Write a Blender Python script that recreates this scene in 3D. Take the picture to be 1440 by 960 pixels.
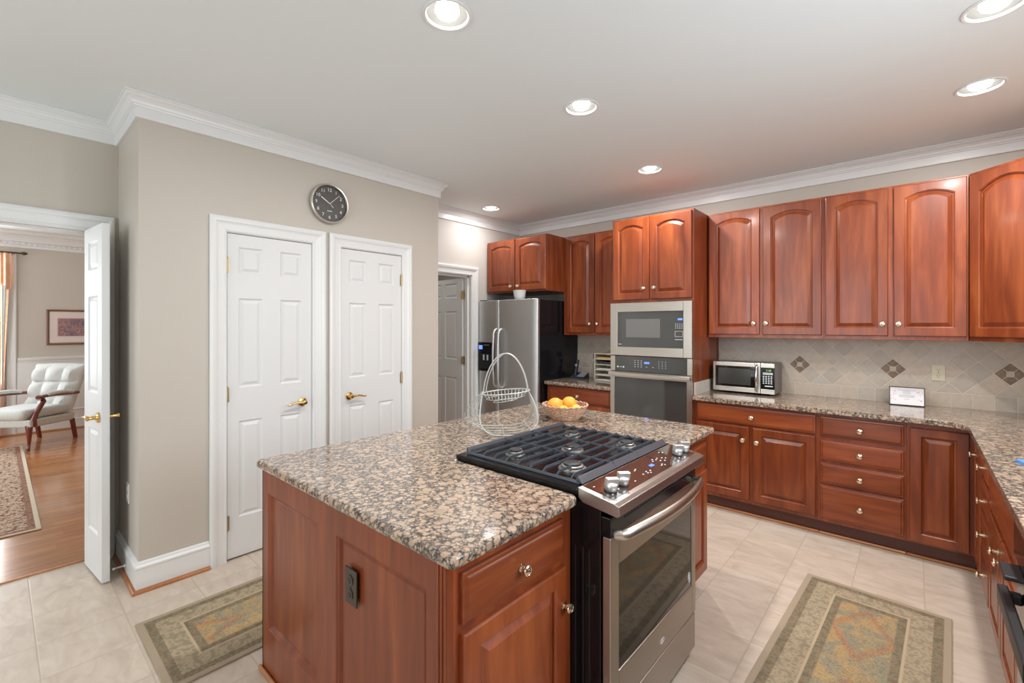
import bpy, math, random
from mathutils import Vector, Matrix
random.seed(7)
PI = math.pi
for o in list(bpy.data.objects): bpy.data.objects.remove(o, do_unlink=True)
SC = bpy.context.scene
COL = SC.collection

# ------------------------------------------------------------------ camera, world, light, exposure
F_PX, CY, YAW = 641.5, 458.5, 41.45
cd = bpy.data.cameras.new('camera'); cam = bpy.data.objects.new('camera', cd); COL.objects.link(cam)
cd.sensor_width = 36.0; cd.lens = F_PX / 1440 * 36.0
cd.shift_y = (CY - 480.0) / 1440.0
cd.clip_start = 0.02; cd.clip_end = 100
cam.location = (0, 0, 1.46); cam.rotation_euler = (PI/2, 0, math.radians(YAW))
SC.camera = cam
SC.view_settings.view_transform = 'Standard'; SC.view_settings.look = 'None'
SC.view_settings.gamma = 1.0; SC.view_settings.use_curve_mapping = False
SC.view_settings.exposure = -0.10
SC.cycles.use_denoising = True
SC.cycles.max_bounces = 10; SC.cycles.diffuse_bounces = 6; SC.cycles.glossy_bounces = 5
SC.cycles.transmission_bounces = 6
SC.cycles.sample_clamp_indirect = 4.0
SC.cycles.caustics_reflective = False; SC.cycles.caustics_refractive = False
W = bpy.data.worlds.new('sky'); SC.world = W; W.use_nodes = True
bgn = W.node_tree.nodes['Background']; bgn.inputs['Color'].default_value = (0.80, 0.90, 1.0, 1); bgn.inputs['Strength'].default_value = 1.6

def area(name, loc, rot, sx, sy, power, col=(1, 1, 1)):
    l = bpy.data.lights.new(name, 'AREA'); l.shape = 'RECTANGLE'; l.size = sx; l.size_y = sy
    l.energy = power; l.color = col
    o = bpy.data.objects.new(name, l); o.location = loc; o.rotation_euler = rot; COL.objects.link(o); return o
# daylight in the window openings (each one sits in a real window of the room)
area('daylight_sink_window', (0.86, 1.55, 1.62), (0, PI/2, 0), 1.0, 1.5, 36, (0.80, 0.90, 1.0))
area('daylight_patio_window', (-1.6, -2.72, 1.40), (-PI/2, 0, PI), 3.2, 2.1, 74, (0.88, 0.95, 1.0))
area('daylight_dining_window', (-8.95, -0.62, 1.55), (0, -PI/2, 0), 1.7, 1.4, 60, (0.93, 0.97, 1.0))
area('daylight_dining_side_window', (-6.4, -2.42, 1.5), (-PI/2, 0, PI), 3.0, 1.8, 75, (0.96, 0.98, 1.0))
CAN_L = 14.0; CAN_W = 18.0

# ------------------------------------------------------------------ materials
def mat(name):
    m = bpy.data.materials.new(name); m.use_nodes = True
    nt = m.node_tree; b = nt.nodes['Principled BSDF']; return m, nt, b
def simple(name, col, rough=0.5, metal=0.0, coat=0.0, spec=0.5, emit=None, es=0.0, aniso=0.0):
    m, nt, b = mat(name)
    b.inputs['Base Color'].default_value = (*col, 1); b.inputs['Roughness'].default_value = rough
    b.inputs['Metallic'].default_value = metal; b.inputs['Coat Weight'].default_value = coat
    b.inputs['Specular IOR Level'].default_value = spec
    if emit: b.inputs['Emission Color'].default_value = (*emit, 1); b.inputs['Emission Strength'].default_value = es
    return m
class N:
    def __init__(s, nt): s.nt = nt
    def n(s, t, **kw):
        x = s.nt.nodes.new(t)
        for k, v in kw.items():
            if k.startswith('i_'):
                key = k[2:]; key = int(key) if key.isdigit() else key
                x.inputs[key].default_value = v
            else: setattr(x, k, v)
        return x
    def l(s, a, b): s.nt.links.new(a, b)
    def math(s, op, a, b=None, c=None, clamp=False):
        x = s.nt.nodes.new('ShaderNodeMath'); x.operation = op; x.use_clamp = clamp
        for i, q in enumerate((a, b, c)):
            if q is None: continue
            if isinstance(q, (int, float)): x.inputs[i].default_value = q
            else: s.l(q, x.inputs[i])
        return x.outputs[0]
    def mix(s, f, a, b, blend='MIX'):
        x = s.nt.nodes.new('ShaderNodeMix'); x.data_type = 'RGBA'; x.blend_type = blend
        for sock, q in ((x.inputs[0], f), (x.inputs[6], a), (x.inputs[7], b)):
            if isinstance(q, (int, float)): sock.default_value = q
            elif isinstance(q, tuple): sock.default_value = (*q, 1) if len(q) == 3 else q
            else: s.l(q, sock)
        return x.outputs[2]
    def ramp(s, f, stops, interp='LINEAR'):
        x = s.nt.nodes.new('ShaderNodeValToRGB'); x.color_ramp.interpolation = interp
        e = x.color_ramp.elements
        while len(e) < len(stops): e.new(0.5)
        for el, (p, c) in zip(e, stops): el.position = p; el.color = (*c, 1)
        s.l(f, x.inputs[0]); return x.outputs[0]
    def step(s, f, a, b):   # smooth 0..1 between a and b
        x = s.nt.nodes.new('ShaderNodeMapRange'); x.interpolation_type = 'SMOOTHSTEP'
        s.l(f, x.inputs[0]); x.inputs[1].default_value = a; x.inputs[2].default_value = b; return x.outputs[0]
    def coord(s, kind='Object', scale=(1, 1, 1), rot=(0, 0, 0), loc=(0, 0, 0), rnd=False):
        t = s.nt.nodes.new('ShaderNodeTexCoord'); mp = s.nt.nodes.new('ShaderNodeMapping')
        src = t.outputs[kind]
        if rnd:
            oi = s.nt.nodes.new('ShaderNodeObjectInfo'); v = s.nt.nodes.new('ShaderNodeVectorMath'); v.operation = 'MULTIPLY_ADD'
            cmb = s.nt.nodes.new('ShaderNodeCombineXYZ')
            for i in range(3): s.l(oi.outputs['Random'], cmb.inputs[i])
            s.l(cmb.outputs[0], v.inputs[0]); v.inputs[1].default_value = (17.0, 31.0, 23.0); s.l(src, v.inputs[2]); src = v.outputs[0]
            s.rand = oi.outputs['Random']
        s.l(src, mp.inputs[0]); mp.inputs['Scale'].default_value = scale; mp.inputs['Rotation'].default_value = rot; mp.inputs['Location'].default_value = loc
        return mp.outputs[0]
    def world(s):
        return s.nt.nodes.new('ShaderNodeNewGeometry').outputs['Position']
    def noise(s, vec, scale, detail=3, rough=0.5, dist=0.0):
        x = s.n('ShaderNodeTexNoise', i_Scale=scale, i_Detail=detail, i_Roughness=rough, i_Distortion=dist); s.l(vec, x.inputs['Vector']); return x
    def voro(s, vec, scale, feature='F1', rnd=1.0, dims='3D'):
        x = s.n('ShaderNodeTexVoronoi', feature=feature, voronoi_dimensions=dims); x.inputs['Scale'].default_value = scale; x.inputs['Randomness'].default_value = rnd
        s.l(vec, x.inputs['Vector']); return x
    def bump(s, h, b, strength=0.2, dist=0.01):
        x = s.n('ShaderNodeBump', i_Strength=strength, i_Distance=dist); s.l(h, x.inputs['Height']); s.l(x.outputs[0], b.inputs['Normal'])

def wood(name, dark, mid, light, horiz=False, rough=0.33, coat=0.16):
    m, nt, b = mat(name); k = N(nt)
    sc = (2.2, 26, 26) if horiz else (26, 26, 2.2)
    v = k.coord('Object', sc, rnd=True)
    n1 = k.noise(v, 1.0, 5, 0.6, 0.6)
    v2 = k.coord('Object', (1.2, 7, 7) if horiz else (7, 7, 1.2), rnd=True)
    n2 = k.noise(v2, 1.0, 3, 0.5, 1.2)
    f = k.math('MULTIPLY_ADD', n1.outputs[0], 0.45, k.math('MULTIPLY', n2.outputs[0], 0.55))
    c = k.ramp(f, [(0.28, dark), (0.50, mid), (0.70, light)])
    hs = k.n('ShaderNodeHueSaturation'); k.l(c, hs.inputs['Color'])
    k.l(k.math('MULTIPLY_ADD', k.rand, 0.34, 0.83), hs.inputs['Value'])
    k.l(hs.outputs[0], b.inputs['Base Color'])
    b.inputs['Roughness'].default_value = rough; b.inputs['Coat Weight'].default_value = coat; b.inputs['Coat Roughness'].default_value = 0.12
    k.bump(n1.outputs[0], b, 0.06, 0.002)
    return m
CHERRY = wood('cherry_vertical', (0.120, 0.020, 0.0055), (0.238, 0.047, 0.0115), (0.385, 0.098, 0.026))
CHERRYH = wood('cherry_horizontal', (0.120, 0.020, 0.0055), (0.238, 0.047, 0.0115), (0.385, 0.098, 0.026), True)
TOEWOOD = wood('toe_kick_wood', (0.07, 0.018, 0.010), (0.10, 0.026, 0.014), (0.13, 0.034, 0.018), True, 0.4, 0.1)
SHOEWOOD = wood('shoe_moulding_oak', (0.35, 0.13, 0.045), (0.45, 0.18, 0.065), (0.52, 0.22, 0.09), True, 0.35, 0.2)
MAHOG = wood('mahogany_chair_wood', (0.10, 0.014, 0.008), (0.16, 0.022, 0.012), (0.22, 0.035, 0.018), False, 0.25, 0.5)

WALL = simple('greige_wall_paint', (0.55, 0.505, 0.445), 0.5)
PASSWALL = simple('pale_wall_paint', (0.64, 0.60, 0.56), 0.6)
CEIL = simple('ceiling_paint', (0.82, 0.87, 0.88), 0.7)
TRIM = simple('white_trim_paint', (0.78, 0.79, 0.785), 0.32)
DOORW = simple('white_door_paint', (0.74, 0.75, 0.745), 0.45)
BRASS = simple('polished_brass', (0.80, 0.56, 0.22), 0.16, 1.0)
KNOBM = simple('satin_nickel_brass_knob', (0.86, 0.76, 0.58), 0.2, 1.0)
KNOBS = simple('satin_control_knob', (0.74, 0.73, 0.70), 0.3, 0.7)
BLACK = simple('black_enamel', (0.008, 0.008, 0.010), 0.12, 0.0, 0.0, 0.35)
BLACKM = simple('black_matte', (0.018, 0.018, 0.020), 0.45)
IRON = simple('cast_iron_grate', (0.095, 0.110, 0.130), 0.27, 0.4, 0.2)
GLASSK = simple('dark_oven_glass', (0.012, 0.010, 0.009), 0.05, 0.0, 0.2, 0.45)
GREYGLASS = simple('smoked_appliance_glass', (0.055, 0.055, 0.052), 0.07, 0.0, 0.5, 0.7)
MWWIN = simple('microwave_window_mesh', (0.16, 0.155, 0.15), 0.12, 0.0, 0.3)
PANELB = simple('brown_black_control_glass', (0.050, 0.030, 0.024), 0.06, 0.0, 0.6)
CHROME = simple('chrome', (0.82, 0.82, 0.82), 0.12, 1.0)
BLUELED = simple('blue_display', (0.02, 0.05, 0.3), 0.3, emit=(0.10, 0.22, 1.0), es=2.2)
WHITELED = simple('white_button_print', (0.75, 0.78, 0.8), 0.4)
GREENLED = simple('green_display', (0.1, 0.2, 0.02), 0.3, emit=(0.45, 0.85, 0.05), es=0.8)
IVORY = simple('ivory_plastic', (0.70, 0.64, 0.48), 0.4)
WHITEP = simple('white_plastic', (0.78, 0.78, 0.76), 0.4)
BRONZE = simple('bronze_plate', (0.060, 0.045, 0.035), 0.35, 0.3)
DARKHOLE = simple('dark_slot', (0.01, 0.01, 0.01), 0.8)
ORANGE_ = None
CERAM = simple('white_ceramic', (0.80, 0.79, 0.77), 0.25)
WIRE = simple('grey_painted_wire', (0.50, 0.50, 0.47), 0.4, 0.2)
PAPER = simple('white_paper', (0.82, 0.82, 0.84), 0.6)
PINK = simple('pink_print', (0.75, 0.42, 0.50), 0.6)
GREYPRINT = simple('grey_print', (0.35, 0.35, 0.42), 0.6)
YELLOWP = simple('yellow_paper', (0.80, 0.50, 0.16), 0.6)
DARKP = simple('dark_folder', (0.05, 0.045, 0.06), 0.6)
CLOCKF = simple('clock_dial', (0.060, 0.052, 0.045), 0.4)
SATIN = simple('satin_silver', (0.66, 0.62, 0.56), 0.28, 0.9)
BLUEP = simple('blue_plastic', (0.10, 0.30, 0.62), 0.4)
DARKROD = simple('dark_curtain_rod', (0.05, 0.035, 0.03), 0.4)
GOLDF = simple('walnut_gilt_frame', (0.22, 0.09, 0.045), 0.35)
MATB = simple('cream_mat_board', (0.72, 0.62, 0.58), 0.7)
ROSEMAT = simple('rose_inner_mat', (0.60, 0.35, 0.32), 0.7)
PHONEB = simple('phone_dark_plastic', (0.03, 0.04, 0.055), 0.3)
PHONES = simple('phone_silver_plastic', (0.48, 0.54, 0.60), 0.35, 0.3)
BULB = simple('lamp_lens', (1, 1, 1), 0.4, emit=(1.0, 0.96, 0.90), es=CAN_L)
CANR = simple('lamp_reflector', (0.10, 0.10, 0.095), 0.5, 0.0)
HINGE = simple('worn_brass_hinge', (0.50, 0.40, 0.24), 0.32, 1.0)

def steel(name, col, rough, sc=(3, 3, 160)):
    m, nt, b = mat(name); k = N(nt)
    v = k.coord('Object', sc); n = k.noise(v, 1.0, 2, 0.5)
    c = k.mix(k.step(n.outputs[0], 0.2, 0.8), tuple(x*0.95 for x in col), tuple(min(1, x*1.04) for x in col))
    k.l(c, b.inputs['Base Color']); b.inputs['Metallic'].default_value = 1.0
    k.l(k.math('MULTIPLY_ADD', n.outputs[0], 0.10, rough - 0.05), b.inputs['Roughness'])
    return m
STEEL = steel('brushed_stainless', (0.58, 0.53, 0.465), 0.30)
FRIDGEST = steel('fridge_stainless', (0.60, 0.60, 0.59), 0.42, (160, 160, 3))
DARKST = steel('range_stainless', (0.46, 0.42, 0.385), 0.33, (2, 2, 300))

def granite():
    m, nt, b = mat('brown_granite'); k = N(nt)
    t = k.coord('Object')
    nz = k.noise(t, 22, 4, 0.65)
    vm = k.n('ShaderNodeVectorMath', operation='MULTIPLY_ADD'); k.l(nz.outputs['Color'], vm.inputs[0]); vm.inputs[1].default_value = (0.026, 0.026, 0.026); k.l(t, vm.inputs[2])
    v = vm.outputs[0]
    big = k.voro(v, 31, 'F1', 1.0)
    med_ = k.voro(v, 66, 'F1', 1.0)
    fine = k.noise(t, 200, 3, 0.75)
    fine2 = k.noise(t, 95, 4, 0.75, 0.6)
    patch = k.noise(t, 7, 2, 0.5)
    cs = k.n('ShaderNodeSeparateColor'); k.l(big.outputs['Color'], cs.inputs[0])
    cs2 = k.n('ShaderNodeSeparateColor'); k.l(med_.outputs['Color'], cs2.inputs[0])
    def tone(sock): return k.ramp(sock, [(0.0, (0.56, 0.405, 0.28)), (0.4, (0.49, 0.35, 0.245)), (0.7, (0.40, 0.30, 0.22)), (1.0, (0.60, 0.465, 0.345))])
    mtx = k.ramp(fine2.outputs[0], [(0.38, (0.020, 0.017, 0.016)), (0.47, (0.085, 0.066, 0.056)), (0.54, (0.23, 0.185, 0.155)), (0.64, (0.42, 0.32, 0.25))])
    nn_ = k.math('MULTIPLY', k.math('SUBTRACT', fine2.outputs[0], 0.5), 0.75)
    pp_ = k.math('MULTIPLY', k.math('SUBTRACT', patch.outputs[0], 0.5), 0.35)
    d2 = k.math('ADD', k.math('ADD', med_.outputs['Distance'], nn_), k.math('SUBTRACT', k.math('MULTIPLY', cs2.outputs[1], 0.38), pp_))
    c = k.mix(k.math('SUBTRACT', 1.0, k.step(d2, 0.50, 0.66)), mtx, tone(cs2.outputs[0]))
    d1 = k.math('ADD', k.math('ADD', big.outputs['Distance'], k.math('MULTIPLY', nn_, 0.7)), k.math('SUBTRACT', k.math('MULTIPLY', cs.outputs[1], 0.30), pp_))
    rim = k.math('MULTIPLY', k.math('SUBTRACT', 1.0, k.step(k.math('ABSOLUTE', k.math('SUBTRACT', d1, 0.575)), 0.02, 0.08)), 0.5)
    c = k.mix(rim, c, (0.045, 0.036, 0.032))
    ov = k.mix(k.math('MULTIPLY', k.step(fine.outputs[0], 0.47, 0.62), 0.6), tone(cs.outputs[0]), (0.27, 0.19, 0.14))
    c = k.mix(k.math('SUBTRACT', 1.0, k.step(d1, 0.46, 0.56)), c, ov)
    sp = k.voro(t, 260, 'F1')
    c = k.mix(k.math('MULTIPLY', k.math('SUBTRACT', 1.0, k.step(sp.outputs['Distance'], 0.14, 0.28)), 0.5), c, (0.03, 0.025, 0.022))
    k.l(c, b.inputs['Base Color'])
    b.inputs['Roughness'].default_value = 0.10; b.inputs['Specular IOR Level'].default_value = 0.55; b.inputs['Coat Weight'].default_value = 0.25; b.inputs['Coat Roughness'].default_value = 0.05
    return m
GRANITE = granite()

def floortile():
    m, nt, b = mat('beige_floor_tile'); k = N(nt)
    pos = k.world(); sp = k.n('ShaderNodeSeparateXYZ'); k.l(pos, sp.inputs[0])
    def grid(sock, origin, pitch):
        a = k.math('DIVIDE', k.math('SUBTRACT', sock, origin), pitch)
        fr = k.math('FRACT', a); d = k.math('MINIMUM', fr, k.math('SUBTRACT', 1.0, fr)); return k.math('MULTIPLY', d, pitch), k.math('FLOOR', a)
    dx, ix = grid(sp.outputs[0], -0.57 - 0.3045 * 40, 0.3045); dy, iy = grid(sp.outputs[1], 0.437 - 0.3125 * 40, 0.3125)
    d = k.math('MINIMUM', dx, dy); g = k.step(d, 0.0018, 0.0038)
    wn = k.n('ShaderNodeTexWhiteNoise', noise_dimensions='2D'); cb = k.n('ShaderNodeCombineXYZ'); k.l(ix, cb.inputs[0]); k.l(iy, cb.inputs[1]); k.l(cb.outputs[0], wn.inputs['Vector'])
    of = k.n('ShaderNodeVectorMath', operation='MULTIPLY_ADD'); k.l(wn.outputs['Color'], of.inputs[0]); of.inputs[1].default_value = (9, 9, 9); k.l(pos, of.inputs[2])
    mp = k.n('ShaderNodeMapping'); k.l(of.outputs[0], mp.inputs[0]); mp.inputs['Scale'].default_value = (5, 13, 5); mp.inputs['Rotation'].default_value = (0, 0, 0.5)
    n = k.noise(mp.outputs[0], 1.0, 5, 0.62, 0.8)
    c = k.ramp(n.outputs[0], [(0.28, (0.50, 0.40, 0.315)), (0.5, (0.62, 0.515, 0.42)), (0.72, (0.72, 0.62, 0.525))])
    c = k.mix(0.18, c, k.ramp(wn.outputs['Value'], [(0, (0.56, 0.44, 0.34)), (0.5, (0.66, 0.58, 0.50)), (1, (0.60, 0.50, 0.42))]))
    c = k.mix(g, (0.52, 0.44, 0.345), c)
    k.l(c, b.inputs['Base Color']); b.inputs['Roughness'].default_value = 0.38
    k.bump(k.math('ADD', g, k.math('MULTIPLY', n.outputs[0], 0.3)), b, 0.25, 0.002)
    return m
TILE = floortile()

def hardwood():
    m, nt, b = mat('oak_plank_floor'); k = N(nt)
    pos = k.world(); sp = k.n('ShaderNodeSeparateXYZ'); k.l(pos, sp.inputs[0])
    a = k.math('DIVIDE', sp.outputs[0], 0.083); row = k.math('FLOOR', a)
    fr = k.math('FRACT', a); d = k.math('MINIMUM', fr, k.math('SUBTRACT', 1.0, fr))
    wn = k.n('ShaderNodeTexWhiteNoise', noise_dimensions='1D'); k.l(row, wn.inputs['W'])
    yy = k.math('ADD', sp.outputs[1], k.math('MULTIPLY', wn.outputs['Value'], 3.0)); seg = k.math('FLOOR', k.math('DIVIDE', yy, 0.9))
    wn2 = k.n('ShaderNodeTexWhiteNoise', noise_dimensions='2D'); cb = k.n('ShaderNodeCombineXYZ'); k.l(row, cb.inputs[0]); k.l(seg, cb.inputs[1]); k.l(cb.outputs[0], wn2.inputs['Vector'])
    mp = k.n('ShaderNodeMapping'); k.l(pos, mp.inputs[0]); mp.inputs['Scale'].default_value = (40, 3, 1)
    n = k.noise(mp.outputs[0], 1.0, 4, 0.6, 0.5)
    c = k.ramp(n.outputs[0], [(0.3, (0.36, 0.145, 0.052)), (0.55, (0.47, 0.205, 0.080)), (0.75, (0.55, 0.26, 0.11))])
    hs = k.n('ShaderNodeHueSaturation'); k.l(c, hs.inputs['Color']); k.l(k.math('MULTIPLY_ADD', wn2.outputs['Value'], 0.3, 0.85), hs.inputs['Value'])
    c = k.mix(k.step(d, 0.004, 0.016), (0.16, 0.06, 0.025), hs.outputs[0])
    k.l(c, b.inputs['Base Color']); b.inputs['Roughness'].default_value = 0.20; b.inputs['Coat Weight'].default_value = 0.4; b.inputs['Coat Roughness'].default_value = 0.1
    return m
HARDW = hardwood()

def stone_tile(name, base, d=0.148, xc=0.470, zc=1.144, row_top=0.996, side=False):
    m, nt, b = mat(name); k = N(nt)
    pos = k.world(); sp = k.n('ShaderNodeSeparateXYZ'); k.l(pos, sp.inputs[0])
    X = sp.outputs[1] if side else sp.outputs[0]; Z = sp.outputs[2]
    u = k.math('DIVIDE', k.math('SUBTRACT', X, xc), d); w = k.math('DIVIDE', k.math('SUBTRACT', Z, zc), d)
    p = k.math('ADD', k.math('ADD', u, w), 40.5); q = k.math('ADD', k.math('SUBTRACT', u, w), 40.5)
    def cell(a):
        fr = k.math('FRACT', a); return k.math('MINIMUM', fr, k.math('SUBTRACT', 1.0, fr)), k.math('FLOOR', a)
    dp, ip = cell(p); dq, iq = cell(q)
    dd = k.math('MULTIPLY', k.math('MINIMUM', dp, dq), 0.1046)
    # straight row along the counter
    su = k.math('DIVIDE', k.math('SUBTRACT', X, 0.19 - 4.16), 0.104); ds, isx = cell(su)
    dzr = k.math('MINIMUM', k.math('SUBTRACT', row_top, Z), k.math('ADD', k.math('SUBTRACT', Z, 0.895), 0.006))
    dr = k.math('MINIMUM', k.math('MULTIPLY', ds, 0.104), dzr)
    isrow = k.math('LESS_THAN', Z, row_top)
    if side: isrow = k.math('ADD', k.math('MULTIPLY', isrow, 0.0), 1.0)
    def sel(a, bb): return k.math('ADD', k.math('MULTIPLY', a, isrow), k.math('MULTIPLY', bb, k.math('SUBTRACT', 1.0, isrow)))
    dist = k.math('MINIMUM', sel(dr, dd), k.math('ABSOLUTE', k.math('SUBTRACT', Z, row_top)))
    cb = k.n('ShaderNodeCombineXYZ'); k.l(sel(isx, ip), cb.inputs[0]); k.l(sel(k.math('MULTIPLY', isrow, 77.0), iq), cb.inputs[1])
    wn = k.n('ShaderNodeTexWhiteNoise', noise_dimensions='2D'); k.l(cb.outputs[0], wn.inputs['Vector'])
    of = k.n('ShaderNodeVectorMath', operation='MULTIPLY_ADD'); k.l(wn.outputs['Color'], of.inputs[0]); of.inputs[1].default_value = (5, 5, 5); k.l(pos, of.inputs[2])
    n = k.noise(of.outputs[0], 26, 5, 0.6, 0.6)
    c = k.ramp(wn.outputs['Value'], [(0.0, tuple(x*0.86 for x in base)), (0.5, base), (0.8, (base[0]*1.08, base[1]*1.02, base[2]*0.95)), (1.0, (base[0]*0.92, base[1]*0.97, base[2]*1.02))])
    c = k.mix(k.math('MULTIPLY', k.step(n.outputs[0], 0.35, 0.75), 0.35), c, tuple(x*0.68 for x in base))
    c = k.mix(k.step(dist, 0.0014, 0.0034), (0.66, 0.60, 0.50), c)
    k.l(c, b.inputs['Base Color']); b.inputs['Roughness'].default_value = 0.5
    k.bump(k.math('ADD', k.step(dist, 0.0, 0.006), k.math('MULTIPLY', n.outputs[0], 0.25)), b, 0.35, 0.003)
    return m
STONE = stone_tile('tumbled_stone_diamond_tile', (0.60, 0.525, 0.445))
STONES = stone_tile('tumbled_stone_side_tile', (0.70, 0.66, 0.60), side=True)
def mottled(name, a, b_, scale, rough=0.5, bump=0.0, dist=0.0):
    m, nt, b = mat(name); k = N(nt); v = k.coord('Object'); n = k.noise(v, scale, 4, 0.6, dist)
    k.l(k.mix(k.step(n.outputs[0], 0.35, 0.65), a, b_), b.inputs['Base Color']); b.inputs['Roughness'].default_value = rough
    if bump: k.bump(n.outputs[0], b, bump, 0.003)
    return m
ACCENT = mottled('brown_accent_tile', (0.20, 0.13, 0.085), (0.28, 0.19, 0.125), 40, 0.5, 0.2)
ACCENTC = mottled('light_accent_relief', (0.62, 0.56, 0.46), (0.50, 0.44, 0.35), 120, 0.5, 0.3)
ORANGE_ = mottled('orange_peel', (0.95, 0.33, 0.03), (0.98, 0.42, 0.05), 60, 0.42, 0.15)
BURN = simple('burner_aluminium', (0.32, 0.30, 0.28), 0.35, 0.8)
LEMON = mottled('yellow_peel', (0.95, 0.60, 0.08), (0.98, 0.52, 0.06), 60, 0.42, 0.15)
WICKER = mottled('wicker_cane', (0.42, 0.24, 0.15), (0.62, 0.42, 0.30), 90, 0.6)
LINEN = mottled('white_diamond_upholstery', (0.52, 0.54, 0.52), (0.66, 0.67, 0.65), 110, 0.8, 0.2)
PEACH = mottled('peach_curtain_silk', (0.84, 0.52, 0.34), (0.90, 0.62, 0.44), 12, 0.6)
SHEER = mottled('white_sheer_curtain', (0.80, 0.80, 0.78), (0.86, 0.86, 0.84), 12, 0.7)
PRINT = mottled('landscape_print', (0.16, 0.11, 0.15), (0.42, 0.24, 0.22), 14, 0.4, 0, 1.5)
PASS = simple('passage_floor_dark', (0.30, 0.24, 0.2), 0.5)
GRASS = simple('outdoor_ground', (0.15, 0.25, 0.08), 0.9)

def rug_mat(name, hw, hl, edge, ground, floral, field_a, field_b, accent, stripe, border=0.115):
    m, nt, b = mat(name); k = N(nt)
    v = k.coord('Object'); sp = k.n('ShaderNodeSeparateXYZ'); k.l(v, sp.inputs[0])
    ax = k.math('ABSOLUTE', sp.outputs[0]); ay = k.math('ABSOLUTE', sp.outputs[1])
    d = k.math('MINIMUM', k.math('SUBTRACT', hw, ax), k.math('SUBTRACT', hl, ay))
    mo = k.voro(v, 70, 'F1', 0.8); mo2 = k.voro(v, 34, 'SMOOTH_F1', 0.7); nz = k.noise(v, 105, 4, 0.75, 1.0); nb = k.noise(v, 8, 3, 0.6, 0.9)
    # border: floral squiggles on darker ground
    ringp = k.math('ABSOLUTE', k.math('SUBTRACT', mo2.outputs['Distance'], 0.34))
    fl = k.math('SUBTRACT', 1.0, k.step(k.math('ADD', ringp, k.math('MULTIPLY', k.math('SUBTRACT', nz.outputs[0], 0.5), 0.7)), -0.02, 0.22))
    bord = k.mix(fl, tuple(g_*.55+f_*.45 for g_, f_ in zip(ground, floral)) if border < .2 else ground, floral)
    bord = k.mix(k.math('MULTIPLY', k.math('SUBTRACT', 1.0, k.step(nz.outputs[0], 0.36, 0.46)), 0.55), bord, ground)
    outer = k.mix(k.math('MULTIPLY', fl, 0.30), ground, floral)
    outer = k.mix(k.math('MULTIPLY', k.math('SUBTRACT', 1.0, k.step(mo.outputs['Distance'], 0.18, 0.3)), 0.6), outer, accent)
    fld = k.mix(k.step(nb.outputs[0], 0.42, 0.58), field_a, field_b)
    # diamond medallions down the centre
    t = k.math('ADD', k.math('DIVIDE', ax, 0.17), k.math('ABSOLUTE', k.math('SUBTRACT', k.math('MULTIPLY', k.math('FRACT', k.math('ADD', k.math('DIVIDE', sp.outputs[1], 0.62), 0.78)), 2.0), 1.0)))
    med = k.math('SUBTRACT', 1.0, k.step(k.math('ABSOLUTE', k.math('SUBTRACT', k.math('ADD', t, k.math('MULTIPLY', nz.outputs[0], 0.7)), 1.05)), 0.03, 0.15))
    fld = k.mix(k.math('MULTIPLY', med, 0.6), fld, accent)
    fld = k.mix(k.math('MULTIPLY', k.math('SUBTRACT', 1.0, k.step(mo.outputs['Distance'], 0.2, 0.36)), 0.4), fld, accent)
    fld = k.mix(k.math('MULTIPLY', k.step(nz.outputs[0], 0.50, 0.62), 0.65), fld, floral)
    fld = k.mix(k.math('MULTIPLY', k.math('SUBTRACT', 1.0, k.step(nz.outputs[0], 0.38, 0.48)), 0.6), fld, ground)
    c = k.mix(k.step(d, 0.026, 0.030), edge, outer)
    c = k.mix(k.step(d, 0.062, 0.066), c, bord)
    c = k.mix(k.step(d, 0.062+border-0.03, 0.062+border-0.027), c, stripe)
    c = k.mix(k.step(d, 0.062+border-0.02, 0.062+border-0.016), c, outer)
    c = k.mix(k.step(d, 0.062+border+0.01, 0.062+border+0.02), c, fld)
    k.l(c, b.inputs['Base Color']); b.inputs['Roughness'].default_value = 0.95; b.inputs['Specular IOR Level'].default_value = 0.15
    k.bump(nz.outputs[0], b, 0.4, 0.003)
    return m

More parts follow.
